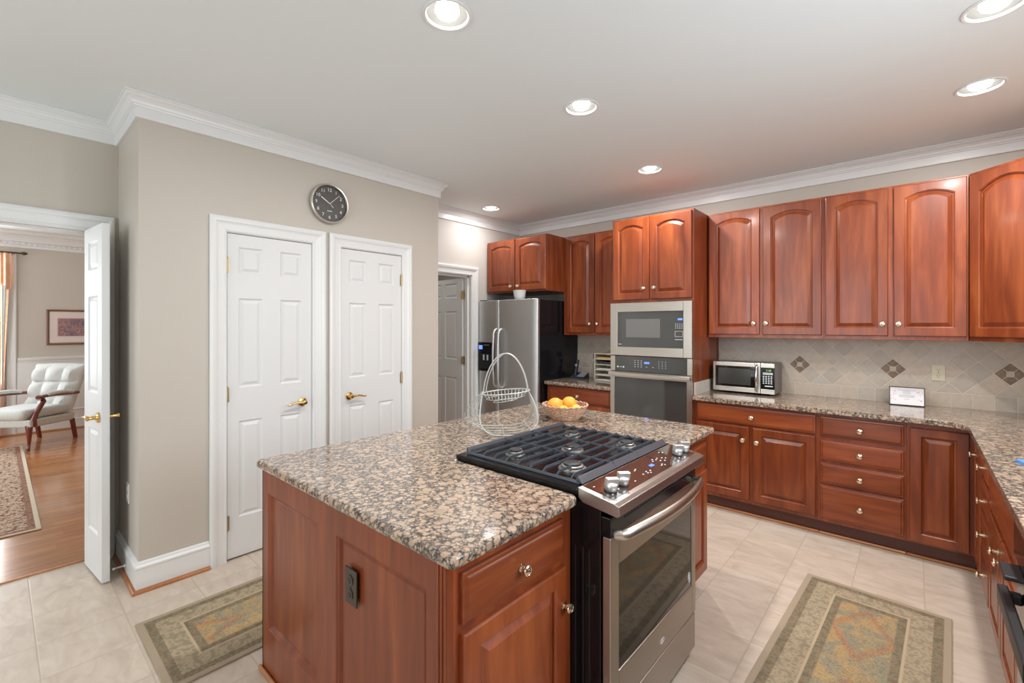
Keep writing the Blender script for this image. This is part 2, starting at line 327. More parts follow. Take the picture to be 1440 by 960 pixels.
# ------------------------------------------------------------------ mesh helpers
class MB:
    def __init__(s): s.v = []; s.f = []; s.m = []; s.X = None
    def add(s, vs, fs, mi=0):
        o = len(s.v)
        if s.X is not None: vs = [s.X @ Vector(p) for p in vs]
        s.v += [tuple(p) for p in vs]; s.f += [tuple(i + o for i in f) for f in fs]; s.m += [mi] * len(fs); return s
    def box(s, x0, x1, y0, y1, z0, z1, mi=0):
        x0, x1 = sorted((x0, x1)); y0, y1 = sorted((y0, y1)); z0, z1 = sorted((z0, z1))
        return s.add([(x0,y0,z0),(x1,y0,z0),(x1,y1,z0),(x0,y1,z0),(x0,y0,z1),(x1,y0,z1),(x1,y1,z1),(x0,y1,z1)],
                     [(0,3,2,1),(4,5,6,7),(0,1,5,4),(1,2,6,5),(2,3,7,6),(3,0,4,7)], mi)
    def loops(s, L, closed=False, caps=True, mi=0, ring=True):
        n = len(L[0]); vs = [p for l in L for p in l]; fs = []
        k = len(L); R = n if ring else n - 1
        for a in range(k if closed else k - 1):
            b = (a + 1) % k
            for i in range(R):
                j = (i + 1) % n; fs.append((a*n+i, a*n+j, b*n+j, b*n+i))
        if caps and not closed: fs.append(tuple(range(n))[::-1]); fs.append(tuple((k-1)*n + i for i in range(n)))
        return s.add(vs, fs, mi)
    def tube(s, pts, r, n=8, closed=False, mi=0, flat=None):
        P = [Vector(p) for p in pts]; k = len(P); L = []
        up = None
        for i in range(k):
            if closed: t = P[(i+1) % k] - P[i-1]
            else: t = P[min(i+1, k-1)] - P[max(i-1, 0)]
            t.normalize()
            if up is None:
                up = Vector((0, 0, 1)) if abs(t.z) < 0.9 else Vector((1, 0, 0))
            a = up - t * up.dot(t)
            if a.length < 1e-4: a = t.orthogonal()
            a.normalize(); b = t.cross(a); up = a
            rr = r(i/(k-1 if k > 1 else 1)) if callable(r) else r
            ra, rb = (rr, rr) if flat is None else flat
            L.append([P[i] + a*math.cos(2*PI*j/n)*ra + b*math.sin(2*PI*j/n)*rb for j in range(n)])
        return s.loops(L, closed, not closed, mi)
    def lathe(s, prof, c=(0, 0, 0), n=24, M=None, mi=0, caps=True):
        # prof (r, z) bottom->top, axis z, moved by M then c
        vs = []; fs = []; c = Vector(c)
        for (r, z) in prof:
            for j in range(n):
                p = Vector((r*math.cos(2*PI*j/n), r*math.sin(2*PI*j/n), z))
                if M is not None: p = M @ p
                vs.append(p + c)
        for a in range(len(prof)-1):
            for j in range(n):
                q = (j+1) % n; fs.append((a*n+j, a*n+q, (a+1)*n+q, (a+1)*n+j))
        if caps and prof[0][0] > 1e-6: fs.append(tuple(range(n))[::-1])
        if caps and prof[-1][0] > 1e-6: fs.append(tuple((len(prof)-1)*n+j for j in range(n)))
        return s.add(vs, fs, mi)
    def cyl(s, p0, p1, r, n=16, mi=0):
        p0 = Vector(p0); p1 = Vector(p1); d = p1 - p0
        M = d.to_track_quat('Z', 'Y').to_matrix()
        return s.lathe([(r, 0), (r, d.length)], p0, n, M, mi)
    def prism(s, poly, z0, z1, mi=0):
        return s.loops([[(x, y, z0) for x, y in poly], [(x, y, z1) for x, y in poly]], mi=mi)
    def sweep(s, path, prof, mapf, closed=False, mi=0):
        P = [Vector((a, b)) for a, b in path]; k = len(P); L = []
        def nrm(a, b): d = (b - a).normalized(); return Vector((-d.y, d.x))
        for i in range(k):
            if closed or 0 < i < k-1:
                n1 = nrm(P[i-1], P[i]); n2 = nrm(P[i], P[(i+1) % k]); m_ = (n1 + n2) / (1 + n1.dot(n2))
            elif i == 0: m_ = nrm(P[0], P[1])
            else: m_ = nrm(P[-2], P[-1])
            L.append([mapf(P[i].x + o*m_.x, P[i].y + o*m_.y, t) for o, t in prof])
        return s.loops(L, closed, True, mi)
    def ring_panel(s, x0, x1, z0, z1, rings, arch=0.0, mi=0, back=True):
        # rings: (inset side, inset bottom, inset top, arch factor, y); arch drops the shoulders by `arch`*factor
        K = 18 if arch else 2; L = []
        for (ix, ib, it, af, y) in rings:
            a, b = x0 + ix, x1 - ix; l = [(a, y, z0 + ib), (b, y, z0 + ib)]
            for q in range(K):
                t = q/(K-1); f = 1 - (2*t-1)**2
                l.append((b + (a-b)*t, y, z1 - it - arch*af*(1-f)))
            L.append(l)
        n = len(L[0]); vs = [p for l in L for p in l]; fs = []
        for a in range(len(L)-1):
            for i in range(n):
                j = (i+1) % n; fs.append((a*n+i, a*n+j, (a+1)*n+j, (a+1)*n+i))
        fs.append(tuple((len(L)-1)*n+i for i in range(n)))
        if back: fs.append(tuple(range(n))[::-1])
        return s.add(vs, fs, mi)
    def build(s, name, mats, parent=None, smooth=False, bevel=0.0, seg=2, kind=None, label=None):
        me = bpy.data.meshes.new(name); me.from_pydata(s.v, [], s.f); me.update()
        if not isinstance(mats, (list, tuple)): mats = [mats]
        for m_ in mats: me.materials.append(m_)
        for p, i in zip(me.polygons, s.m): p.material_index = i
        if smooth:
            for p in me.polygons: p.use_smooth = True
            try: me.set_sharp_from_angle(angle=math.radians(42))
            except Exception: pass
        o = bpy.data.objects.new(name, me); COL.objects.link(o)
        if parent is not None: o.parent = parent
        if bevel:
            bv = o.modifiers.new('bevel', 'BEVEL'); bv.width = bevel; bv.segments = seg; bv.limit_method = 'ANGLE'; bv.angle_limit = math.radians(50)
        if kind: o['kind'] = kind
        if label: o['label'] = label
        return o
def thing(name, label, cat, loc=(0, 0, 0), rz=0.0, group=None, kind=None):
    o = bpy.data.objects.new(name, None); COL.objects.link(o); o.location = loc; o.rotation_euler = (0, 0, rz); o.empty_display_size = 0.1
    o['label'] = label; o['category'] = cat
    if group: o['group'] = group
    if kind: o['kind'] = kind
    return o
def tag(o, label, cat, group=None):
    o['label'] = label; o['category'] = cat
    if group: o['group'] = group
    return o
def struct(o, label=None):
    o['kind'] = 'structure'
    if label: o['label'] = label
    return o
def sgroup(name, label, loc=(0, 0, 0), rz=0.0):
    o = bpy.data.objects.new(name, None); COL.objects.link(o); o.location = loc; o.rotation_euler = (0, 0, rz); o['kind'] = 'structure'; o['label'] = label; return o
def copy_tree(o, parent=None):
    c = o.copy(); COL.objects.link(c); c.parent = parent
    for ch in list(o.children): copy_tree(ch, c)
    return c
def text_into(mb, s, size, M, extrude=0.0006, mi=0, align='CENTER'):
    cu = bpy.data.curves.new('t', 'FONT'); cu.body = s; cu.size = size; cu.extrude = extrude; cu.align_x = align; cu.align_y = 'CENTER'; cu.resolution_u = 3
    o = bpy.data.objects.new('t', cu); COL.objects.link(o); bpy.context.view_layer.update()
    dg = bpy.context.evaluated_depsgraph_get(); me = bpy.data.meshes.new_from_object(o.evaluated_get(dg))
    mb.add([M @ v.co for v in me.vertices], [tuple(p.vertices) for p in me.polygons], mi)
    bpy.data.objects.remove(o, do_unlink=True); bpy.data.curves.remove(cu); bpy.data.meshes.remove(me)
FR = Matrix(((1, 0, 0, 0), (0, 0, -1, 0), (0, 1, 0, 0), (0, 0, 0, 1)))   # text lying in xy -> front plane xz facing -y
MX = Matrix.Rotation(PI/2, 3, 'X')      # z axis -> -y  (lathe axis to the front)
def arc(c, r, a0, a1, n, f): return [f(c[0]+r*math.cos(a0+(a1-a0)*i/n), c[1]+r*math.sin(a0+(a1-a0)*i/n)) for i in range(n+1)]
def rounded(poly, radii, n=6):
    out = []; k = len(poly)
    for i in range(k):
        r = radii[i]; p = Vector(poly[i])
        if not r: out.append(tuple(p)); continue
        a = (Vector(poly[i-1]) - p).normalized(); b = (Vector(poly[(i+1) % k]) - p).normalized()
        ang = math.acos(max(-1, min(1, a.dot(b)))); t = r/math.tan(ang/2); c = p + (a+b).normalized()*(r/math.sin(ang/2))
        s0 = p + a*t; s1 = p + b*t; a0 = math.atan2(s0.y-c.y, s0.x-c.x); a1 = math.atan2(s1.y-c.y, s1.x-c.x)
        while a1-a0 > PI: a1 -= 2*PI
        while a1-a0 < -PI: a1 += 2*PI
        for q in range(n+1): ag = a0+(a1-a0)*q/n; out.append((c.x+r*math.cos(ag), c.y+r*math.sin(ag)))
    return out

# ------------------------------------------------------------------ room shell
XE, YN, XW, XP, YP, YP2, XF, YS, HC = 0.88, 4.42, -3.81, -3.195, 0.52, 2.62, -3.77, -2.80, 2.73
XD, YDN, YDS = -9.04, 2.4, -2.5
CANS = [(-1.43, 1.22), (-1.45, 2.25), (-1.61, 3.51), (-3.42, 3.53), (0.26, 3.46), (0.24, 2.63)]
def wall(name, label, axis, p0, p1, a0, a1, z0, z1, openings=(), m=WALL):
    mb = MB(); cuts = sorted(openings); cur = a0
    def bx(a, b, c, d):
        if b - a < 1e-4 or d - c < 1e-4: return
        if axis == 'x': mb.box(a, b, p0, p1, c, d)
        else: mb.box(p0, p1, a, b, c, d)
    for (a, b, c, d) in cuts:
        bx(cur, a, z0, z1); bx(a, b, z0, c); bx(a, b, d, z1); cur = b
    bx(cur, a1, z0, z1)
    return struct(mb.build(name, m), label)
wall('wall_north', 'greige wall behind the cherry cabinets', 'x', YN, YN+.14, XF-.12, XE+.14, 0, HC)
wall('wall_east', 'greige wall behind the right counter with the sink window', 'y', XE, XE+.14, YS-.14, YN, 0, HC, [(0.78, 2.32, 1.10, 2.14)])
wall('wall_south', 'greige wall with the patio window', 'x', YS-.14, YS, XW-.14, XE, 0, HC, [(-3.3, 0.1, 0.30, 2.45)])
wall('wall_west', 'greige wall with the doorway to the living room', 'y', XW-.14, XW, YS, YP, 0, HC, [(-0.38, 0.402, 0, 2.06)])
wall('wall_pantry_side', 'short greige return wall beside the open leaf', 'x', YP, YP+.12, XW-.14, XP, 0, HC)
wall('wall_pantry', 'greige wall with the two white closet doors', 'y', XP-.12, XP, YP+.12, YP2-.12, 0, HC, [(0.945, 1.483, 0, 2.052), (1.694, 2.234, 0, 2.052)])
wall('wall_pantry_far', 'return wall beside the fridge alcove', 'x', YP2-.12, YP2, XF-.12, XP, 0, HC)
wall('wall_passage', 'pale wall with the open passage doorway beside the fridge', 'y', XF-.12, XF, YP2, YN, 0, HC, [(2.80, 3.585, 0, 2.045)], PASSWALL)
# closets behind the two doors
mb = MB(); mb.box(XW-.14, XW-.02, YP+.12, YP2-.12, 0, HC); struct(mb.build('wall_closet_back', WALL), 'closet back wall')
# hall beyond the passage door
wall('wall_hall_west', 'pale wall of the hall beyond the passage door', 'y', -5.52, -5.4, 2.5, 4.56, 0, HC, (), PASSWALL)
wall('wall_hall_south', 'pale side wall of the hall', 'x', 2.38, 2.5, -5.4, XF-.12, 0, HC, (), PASSWALL)
wall('wall_hall_north', 'pale end wall of the hall', 'x', YN, YN+.14, -5.52, XF-.12, 0, HC, (), PASSWALL)
# living room
wall('wall_dining_west', 'greige wall of the far room with window and picture', 'y', XD-.14, XD, YDS-.14, YDN+.14, 0, HC, [(-1.35, 0.10, 0.45, 2.36)])
wall('wall_dining_south', 'greige wall of the far room with side window', 'x', YDS-.14, YDS, XD, XW-.14, 0, HC, [(-8.0, -4.8, 0.5, 2.4)])
wall('wall_dining_north', 'greige end wall of the far room', 'x', YDN, YDN+.14, XD, XW-.14, 0, HC)
struct(MB().box(XW-.07, XE, YS, YN, -0.05, 0).build('floor', TILE), 'beige stone-look tile kitchen floor')
struct(MB().box(XD-.1, XW-.07, YDS, YDN, -0.05, 0.001).build('floor', HARDW), 'red-brown hardwood plank floor of the far room')
struct(MB().box(-5.5, XF-.12, 2.5, 4.5, -0.04, 0.0015).build('floor', HARDW), 'hall floor beyond the passage door')
struct(MB().box(XW-.083, XW-.062, -0.38, 0.402, 0, 0.008).build('threshold', SHOEWOOD), 'wooden threshold strip between tile and hardwood')
struct(MB().box(XD-.1, XW-.14, YDS-.1, YDN+.1, HC, HC+.05).build('ceiling', CEIL), 'ceiling of the far room')
struct(MB().box(-5.52, XF-.12, 2.5, 4.5, HC, HC+.05).build('ceiling', CEIL), 'ceiling of the hall')
# kitchen ceiling with real holes for the recessed cans
def ceiling():
    mb = MB(); R = 0.088; H = 0.13
    xs = sorted(set([XW-.14, XE+.14] + [c[0]+s*H for c in CANS for s in (-1, 1)])); ys = sorted(set([YS-.14, YN+.14] + [c[1]+s*H for c in CANS for s in (-1, 1)]))
    done = []
    def incan(x, y):
        for c in CANS:
            if abs(x-c[0]) < H and abs(y-c[1]) < H: return True
        return False
    for i in range(len(xs)-1):
        for j in range(len(ys)-1):
            if not incan((xs[i]+xs[i+1])/2, (ys[j]+ys[j+1])/2):
                mb.add([(xs[i],ys[j],HC),(xs[i+1],ys[j],HC),(xs[i+1],ys[j+1],HC),(xs[i],ys[j+1],HC)], [(0,3,2,1)])
    for (cx, cy) in CANS:
        n = 48; a = []; b = []
        for q in range(n):
            t = 2*PI*q/n; c, s_ = math.cos(t), math.sin(t); k = H/max(abs(c), abs(s_))
            a.append((cx+c*k, cy+s_*k, HC)); b.append((cx+c*R, cy+s_*R, HC))
        mb.loops([a, b, [(p[0], p[1], HC+.004) for p in b]], caps=False)
    mb.box(XW-.14, XE+.14, YS-.14, YN+.14, HC+.20, HC+.24)
    return struct(mb.build('ceiling', CEIL), 'white kitchen ceiling')
ceiling()

CROWN = [(0, -.126), (.013, -.126), (.016, -.122), (.018, -.070), (.024, -.067), (.026, -.060), (.032, -.056), (.036, -.044), (.046, -.030), (.058, -.022), (.062, -.014), (.070, -.011), (.070, -.001), (0, -.001)]
f3 = lambda x, y, t: (x, y, t)
crown_path = [(XE, YS), (XE, YN), (XF, YN), (XF, YP2), (XP, YP2), (XP, YP), (XW, YP), (XW, YS)]
struct(MB().sweep(crown_path, [(o, HC+t) for o, t in CROWN], f3, closed=True).build('trim_1', TRIM, smooth=False), 'white crown moulding round the kitchen ceiling')
BASE = [(0, 0), (.015, 0), (.015, .128), (.019, .131), (.018, .141), (.011, .150), (.007, .160), (.003, .166), (0, .166)]
SHOE = [(.015, 0), (.033, 0), (.0325, .006), (.029, .013), (.023, .018), (.015, .020)]
for nm, lb, path in (('baseboard_pantry', 'white baseboard wrapping the pantry corner', [(XP, .853), (XP, YP), (XW+.004, YP)]),
                     ('baseboard_pantry_far', 'white baseboard at the end of the closet wall', [(XF, YP2), (XP, YP2), (XP, 2.325)]),
                     ('baseboard_passage', 'white baseboard beside the fridge', [(XF, YN), (XF, 3.68)])):
    struct(MB().sweep(path, BASE, f3).build(nm, TRIM), lb)
    struct(MB().sweep(path, SHOE, f3).build('trim_shoe', SHOEWOOD, smooth=True), lb.replace('white baseboard', 'wooden shoe moulding'))

CAS = [(0, 0), (0, .010), (.008, .013), (.011, .010), (.014, .009), (.046, .012), (.058, .016), (.060, .021), (.076, .024), (.086, .022), (.092, .018), (.092, 0)]
def casing(parent, a0, a1, zt, y=0.0, name='casing'):
    g = lambda x, z, t: (x, y - t, z)
    return MB().sweep([(a0, 0), (a0, zt), (a1, zt), (a1, 0)], CAS, g).build(name, TRIM, parent)
def grid_door(parent, name, w, h, t, xs, zs, cells, m=DOORW, y0=0.0, z0=0.0, both=True):
    # slab from y0 (back) to y0-t (front); panels where (i,j) in cells
    mb = MB(); yf = y0 - t
    for face in ((yf, 1), (y0, -1)):
        y, sg = face
        for i in range(len(xs)-1):
            for j in range(len(zs)-1):
                a, b, c, d = xs[i], xs[i+1], z0+zs[j], z0+zs[j+1]
                if (i, j) in cells:
                    L = []
                    for ins, dy in ((0, 0), (.010, .009), (.016, .009), (.034, .002)):
                        L.append([(a+ins, y+sg*dy, c+ins), (b-ins, y+sg*dy, c+ins), (b-ins, y+sg*dy, d-ins), (a+ins, y+sg*dy, d-ins)])
                    vs = [p for l in L for p in l]; fs = []
                    for q in range(len(L)-1):
                        for e in range(4):
                            r = (e+1) % 4; f = (q*4+e, q*4+r, q*4+4+r, q*4+4+e); fs.append(f if sg > 0 else f[::-1])
                    e = tuple((len(L)-1)*4+q for q in range(4)); fs.append(e if sg > 0 else e[::-1])
                    mb.add(vs, fs)
                else:
                    q = [(a, y, c), (b, y, c), (b, y, d), (a, y, d)]; mb.add(q, [(0, 1, 2, 3) if sg > 0 else (3, 2, 1, 0)])
    x0, x1, c, d = xs[0], xs[-1], z0+zs[0], z0+zs[-1]
    mb.add([(x0,yf,c),(x0,y0,c),(x0,y0,d),(x0,yf,d)], [(3,2,1,0)][::1]); mb.add([(x1,yf,c),(x1,y0,c),(x1,y0,d),(x1,yf,d)], [(0,1,2,3)])
    mb.add([(x0,yf,d),(x1,yf,d),(x1,y0,d),(x0,y0,d)], [(0,1,2,3)]); mb.add([(x0,yf,c),(x1,yf,c),(x1,y0,c),(x0,y0,c)], [(3,2,1,0)])
    return mb.build(name, m, parent)
def lever(parent, x, z, y, sgn):
    mb = MB(); mb.lathe([(.028, 0), (.030, .004), (.028, .010), (.014, .013), (.011, .018), (.011, .042), (.015, .046), (.013, .056), (0, .058)], (x, y, z), 20, MX)
    pts = [(x, y-.048, z), (x+sgn*.02, y-.050, z+.001), (x+sgn*.05, y-.047, z+.004), (x+sgn*.08, y-.046, z-.002), (x+sgn*.105, y-.045, z-.010), (x+sgn*.118, y-.046, z-.004)]
    mb.tube(pts, lambda t: .0095 - .0045*t, 10)
    return mb.build('lever_handle', BRASS, parent, smooth=True, label='polished brass lever handle')
def hinge(parent, x, z, y):
    mb = MB(); mb.cyl((x, y-.006, z-.045), (x, y-.006, z+.045), .0065, 10); mb.lathe([(.004, 0), (.005, .004), (0, .008)], (x, y-.006, z+.045), 10); mb.box(x-.012, x+.012, y-.002, y, z-.044, z+.044)
    return mb.build('hinge', HINGE, parent, smooth=True)
def six_panel(nm, label, loc, rz, w, h, hx, lx, lsg):
    r = sgroup(nm, label, loc, rz)
    k = w/0.525
    s_ = grid_door(r, 'door_slab', w, h, .035, [0, .062*k, .205*k, .315*k, .457*k, w], [0, .245, .850, 1.060, 1.625, 1.780, 1.948, h], {(i, j) for i in (1, 3) for j in (1, 3, 5)}, y0=.038, z0=.012)
    lever(s_, lx, .935, .003, lsg)
    for z in (.235, 1.035, 1.84): hinge(s_, hx, z, .001)
    mb = MB(); g = lambda x, z, t: (x, t, z)   # jamb lining
    mb.box(-.018, -.003, 0, .12, 0, h+.030); mb.box(w+.003, w+.018, 0, .12, 0, h+.030); mb.box(-.018, w+.018, 0, .12, h+.016, h+.030)
    mb.build('jamb', TRIM, r)
    casing(r, -.006, w+.006, h+.020)
    return r
six_panel('door_1', 'left white six-panel closet door with lever on its right side', (XP+.001, .952, 0), PI/2, .525, 2.026, -.002, .461, -1)
six_panel('door_2', 'right white six-panel closet door with lever on its left side', (XP+.001, 1.701, 0), PI/2, .527, 2.026, .529, .063, 1)
# doorway to the far room: jamb, casing on both sides, open half-width leaf
r = sgroup('door_3', 'doorway to the living room with an open narrow white leaf', (XW, 0, 0), PI/2)
mb = MB(); mb.box(.402, .417, -.002, .142, 0, 2.062); mb.box(-.395, -.38, -.002, .142, 0, 2.062); mb.box(-.395, .417, -.002, .142, 2.045, 2.062)
mb.box(-.38, .40, .05, .062, 2.033, 2.045); mb.build('jamb', TRIM, r)
casing(r, -.386, .408, 2.052)
lf = sgroup('door_leaf', 'narrow white three-panel door leaf swung open against the pantry return wall'); lf.parent = r
lf.location = (.395, -.004, 0); lf.rotation_euler = (0, 0, math.radians(-84.5))
sl = grid_door(lf, 'leaf_panel', .375, 2.03, .035, [0, .085, .29, .375], [0, .245, .850, 1.060, 1.625, 1.780, 1.948, 2.03], {(1, 1), (1, 3), (1, 5)}, y0=.0, z0=.012)
lever(sl, .315, .94, -.035, -1)
M2 = Matrix.Rotation(-PI/2, 3, 'X'); mb = MB(); mb.lathe([(.026, 0), (.026, .006), (.011, .012), (.011, .04), (.014, .055), (0, .058)], (.315, 0, .94), 18, M2); mb.tube([(.315, .048, .94), (.28, .05, .94), (.235, .047, .935)], lambda t: .009-.003*t, 10)
mb.build('lever_handle', BRASS, sl, smooth=True, label='polished brass lever handle')
# passage door
r = sgroup('door_4', 'passage doorway beside the fridge with its door swung open into the hall', (XF, 0, 0), PI/2)
mb = MB(); mb.box(3.570, 3.585, -.002, .122, 0, 2.045); mb.box(2.80, 2.815, -.002, .122, 0, 2.045); mb.box(2.80, 3.585, -.002, .122, 2.030, 2.045)
mb.box(3.553, 3.570, .045, .085, 0, 2.03); mb.box(2.8, 3.57, .045, .085, 2.012, 2.03); mb.build('jamb', TRIM, r)
casing(r, 2.806, 3.579, 2.036)
lf = sgroup('door_leaf', 'white six-panel door standing open in the hall'); lf.parent = r
lf.location = (3.548, .126, 0); lf.rotation_euler = (0, 0, math.radians(86))
sl = grid_door(lf, 'leaf_panel', .74, 2.0, .035, [0, .10, .33, .41, .64, .74], [0, .245, .850, 1.060, 1.625, 1.780, 1.948, 2.0], {(i, j) for i in (1, 3) for j in (1, 3, 5)}, y0=.0, z0=.012)
for z in (.3, 1.07, 1.82):
    mb = MB(); mb.cyl((3.556, .112, z-.045), (3.556, .112, z+.045), .007, 10); mb.box(3.549, 3.552, .088, .122, z-.045, z+.045); mb.box(3.530, 3.545, .1225, .1245, z-.045, z+.045); mb.build('hinge', HINGE, r, smooth=True)
area('hall_fill_light', (-4.7, 3.1, 2.70), (0, 0, 0), .3, .3, 5, (1.0, .97, .93))  # unseen fill lamp, added to put some light into the hall

# windows
def window(nm, label, loc, rz, w, z0, z1, cols, rows):
    r = sgroup(nm, label, loc, rz)
    mb = MB(); mb.box(0, .05, 0, .09, z0, z1); mb.box(w-.05, w, 0, .09, z0, z1); mb.box(.05, w-.05, 0, .09, z0, z0+.05); mb.box(.05, w-.05, 0, .09, z1-.05, z1)
    mb.build('window_frame', TRIM, r, bevel=.003)
    mu = MB()
    for i in range(1, cols): x = .05+(w-.1)*i/cols; mu.box(x-.012, x+.012, .03, .06, z0+.05, z1-.05)
    for j in range(1, rows): z = z0+.05+(z1-z0-.1)*j/rows; mu.box(.05, w-.05, .031, .059, z-.012, z+.012)
    mu.build('muntins', TRIM, r)
    g = MB(); g.box(.05, w-.05, .043, .047, z0+.05, z1-.05); g.build('pane', GLASSP, r)
    return r
GLASSP, nt, b = mat('window_glass'); b.inputs['Transmission Weight'].default_value = 1.0; b.inputs['Roughness'].default_value = 0.0; b.inputs['IOR'].default_value = 1.05
window('window_1', 'sink window in the right wall', (XE+.02, 2.32, 0), -PI/2, 1.54, 1.10, 2.14, 3, 2)
window('window_2', 'wide patio window behind the camera', (.10, YS-.02, 0), PI, 3.4, .30, 2.45, 4, 3)
window('window_3', 'window of the far room behind the peach curtain', (XD-.02, -1.35, 0), PI/2, 1.45, .45, 2.36, 3, 4)
window('window_4', 'side window of the far room', (-4.8, YDS-.02, 0), PI, 3.2, .5, 2.4, 4, 3)

# far room trim: wainscot, chair rail, crown with dentils, window casing
mb = MB()
X0 = XD + .012
for a, b_ in ((0.19, YDN), (YDS, -1.44)): mb.box(XD, X0, a, b_, .16, .97)
struct(mb.build('wainscot', TRIM), 'white wainscot of the far room')
def frame_rect(mb, y0, y1, z0, z1, x, w=.022, t=.010):
    g = lambda a, c, o: (x + o, a, c)
    mb.sweep([(y0, z0), (y1, z0), (y1, z1), (y0, z1)], [(0, 0), (0, t), (w*.4, t*1.3), (w, t*.4), (w, 0)], g, closed=True)
mb = MB(); frame_rect(mb, .34, 1.35, .27, .86, X0); frame_rect(mb, 1.5, 2.3, .27, .86, X0); struct(mb.build('trim_2', TRIM), 'raised picture-frame mouldings on the wainscot')
mb = MB(); RAIL = [(.012, .965), (.020, .968), (.022, .985), (.034, .995), (.040, 1.010), (.044, 1.030), (.030, 1.036), (0, 1.036), (0, .965)]
mb.sweep([(XD, YDN), (XD, .195)], RAIL, f3); struct(mb.build('trim_3', TRIM), 'white chair rail of the far room')
mb = MB(); mb.sweep([(XD, YDN), (XD, YDS)], BASE, f3); struct(mb.build('baseboard_dining', TRIM), 'white baseboard of the far room')
mb = MB(); mb.sweep([(XD, YDN), (XD, YDS)], SHOE, f3); struct(mb.build('trim_shoe', SHOEWOOD, smooth=True), 'wooden shoe moulding of the far room')
CR2 = [(0, -.215), (.014, -.215), (.020, -.205), (.022, -.180), (.030, -.176), (.030, -.140), (.045, -.135), (.050, -.120), (.070, -.085), (.10, -.055), (.125, -.045), (.135, -.030), (.140, -.015), (.150, -.012), (.150, -.001), (0, -.001)]
mb = MB(); mb.sweep([(XD, YDN), (XD, YDS), (XW-.14, YDS), (XW-.14, YDN)], [(o, HC+t) for o, t in CR2], f3, closed=True); struct(mb.build('trim_4', TRIM), 'white dentil crown moulding of the far room')
mb = MB(); y = YDS + .05
while y < YDN - .05: mb.box(XD+.030, XD+.046, y, y+.028, HC-.176, HC-.142); y += .056
struct(mb.build('trim_5', TRIM), 'dentil blocks under the far room crown')
rr = sgroup('trim_6', 'white casing round the far room window', (XD, 0, 0), PI/2); casing(rr, -1.345, .095, 2.36, name='window_casing')

# ------------------------------------------------------------------ cabinets
def cab_door(parent, x0, x1, z0, z1, knob=None, arch=0.0, stile=.055, label=None):
    t = .020; s_ = stile; mb = MB()
    R = [(0, 0, 0, 0, 0), (0, 0, 0, 0, -t+.005), (.002, .002, .002, 0, -t+.0015), (.005, .005, .005, 0, -t),
         (s_, s_, s_-.004, 1, -t), (s_+.003, s_+.003, s_-.001, 1, -t+.004), (s_+.006, s_+.006, s_+.002, 1, -t+.005), (s_+.0075, s_+.0075, s_+.0035, 1, -t+.013), (s_+.012, s_+.012, s_+.008, 1, -t+.0135), (s_+.034, s_+.034, s_+.030, .95, -t+.002), (s_+.036, s_+.036, s_+.032, .95, -t+.001)]
    mb.ring_panel(x0, x1, z0, z1, R, arch)
    d = mb.build('door', CHERRY, parent)
    if knob: make_knob(d, knob[0], knob[1], -t)
    return d
def make_knob(parent, x, z, y):
    mb = MB(); mb.lathe([(.0125, 0), (.0125, .002), (.0065, .004), (.0060, .012), (.0100, .016), (.0160, .020), (.0172, .0235), (.0160, .0270), (.0120, .0290), (.0112, .0280), (.0095, .0280), (.0060, .0305), (0, .0315)], (x, y, z), 22, MX)
    return mb.build('knob', KNOBM, parent, smooth=True, label='satin brass round knob')
def cab_drawer(parent, x0, x1, z0, z1, knob=True):
    t = .020; mb = MB()
    R = [(0, 0, 0, 0, 0), (0, 0, 0, 0, -t+.009), (.003, .003, .003, 0, -t+.006), (.012, .012, .012, 0, -t+.005), (.015, .015, .015, 0, -t+.001), (.018, .018, .018, 0, -t)]
    mb.ring_panel(x0, x1, z0, z1, R); d = mb.build('drawer', CHERRYH, parent)
    if knob: make_knob(d, (x0+x1)/2, (z0+z1)/2 - .004, -t)
    return d
def body(parent, w, d, z0, z1, toe=None, x0=0.0):
    mb = MB(); mb.box(x0, w, 0, d, z0, z1)
    b_ = mb.build('carcass', CHERRY, parent, bevel=.0015, seg=1)
    if toe:
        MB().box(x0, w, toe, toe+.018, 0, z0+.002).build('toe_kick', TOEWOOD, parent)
        MB().sweep([(w, toe+.015), (x0, toe+.015)], [(.015, 0), (.033, 0), (.031, .010), (.024, .018), (.015, .020)], f3).build('shoe_moulding', SHOEWOOD, parent, smooth=True) if False else MB().box(x0, w, toe-.016, toe, 0, .019).build('shoe_moulding', SHOEWOOD, parent, bevel=.008, seg=3)
    return b_
AR = .036
CT, CB = .895, .860     # counter top and underside
# wall cabinets
c = thing('wall_cabinet', 'short cherry wall cabinet with two arched doors above the fridge', 'cabinet', (-3.755, 3.82, 0), 0, 'cherry wall cabinets'); body(c, .873, .598, 1.835, 2.432)
cab_door(c, .012, .432, 1.852, 2.418, (.385, 1.902), .030); cab_door(c, .444, .862, 1.852, 2.418, (.490, 1.902), .030)
c = thing('wall_cabinet', 'tall cherry wall cabinet with two narrow arched doors between fridge and ovens', 'cabinet', (-2.878, 4.12, 0), 0, 'cherry wall cabinets'); body(c, .768, .298, 1.365, 2.432)
cab_door(c, .040, .385, 1.392, 2.418, (.338, 1.485), AR); cab_door(c, .402, .752, 1.392, 2.418, (.428, 1.485), AR)
t = thing('oven_cabinet', 'tall cherry tower cabinet housing the wall oven and built-in microwave', 'cabinet', (-2.106, 3.80, 0), 0)
mb = MB(); mb.box(0, .018, 0, .618, .105, 2.432); mb.box(.728, .746, 0, .618, .105, 2.432); mb.box(.018, .728, .58, .618, .105, 2.432); mb.box(.018, .728, 0, .58, 1.672, 2.432); mb.box(.018, .728, 0, .58, .105, .44); mb.box(.018, .728, .01, .58, 1.182, 1.196)
mb.build('carcass', CHERRY, t, bevel=.0015, seg=1)
MB().box(0, .746, .07, .088, 0, .106).build('toe_kick', TOEWOOD, t)
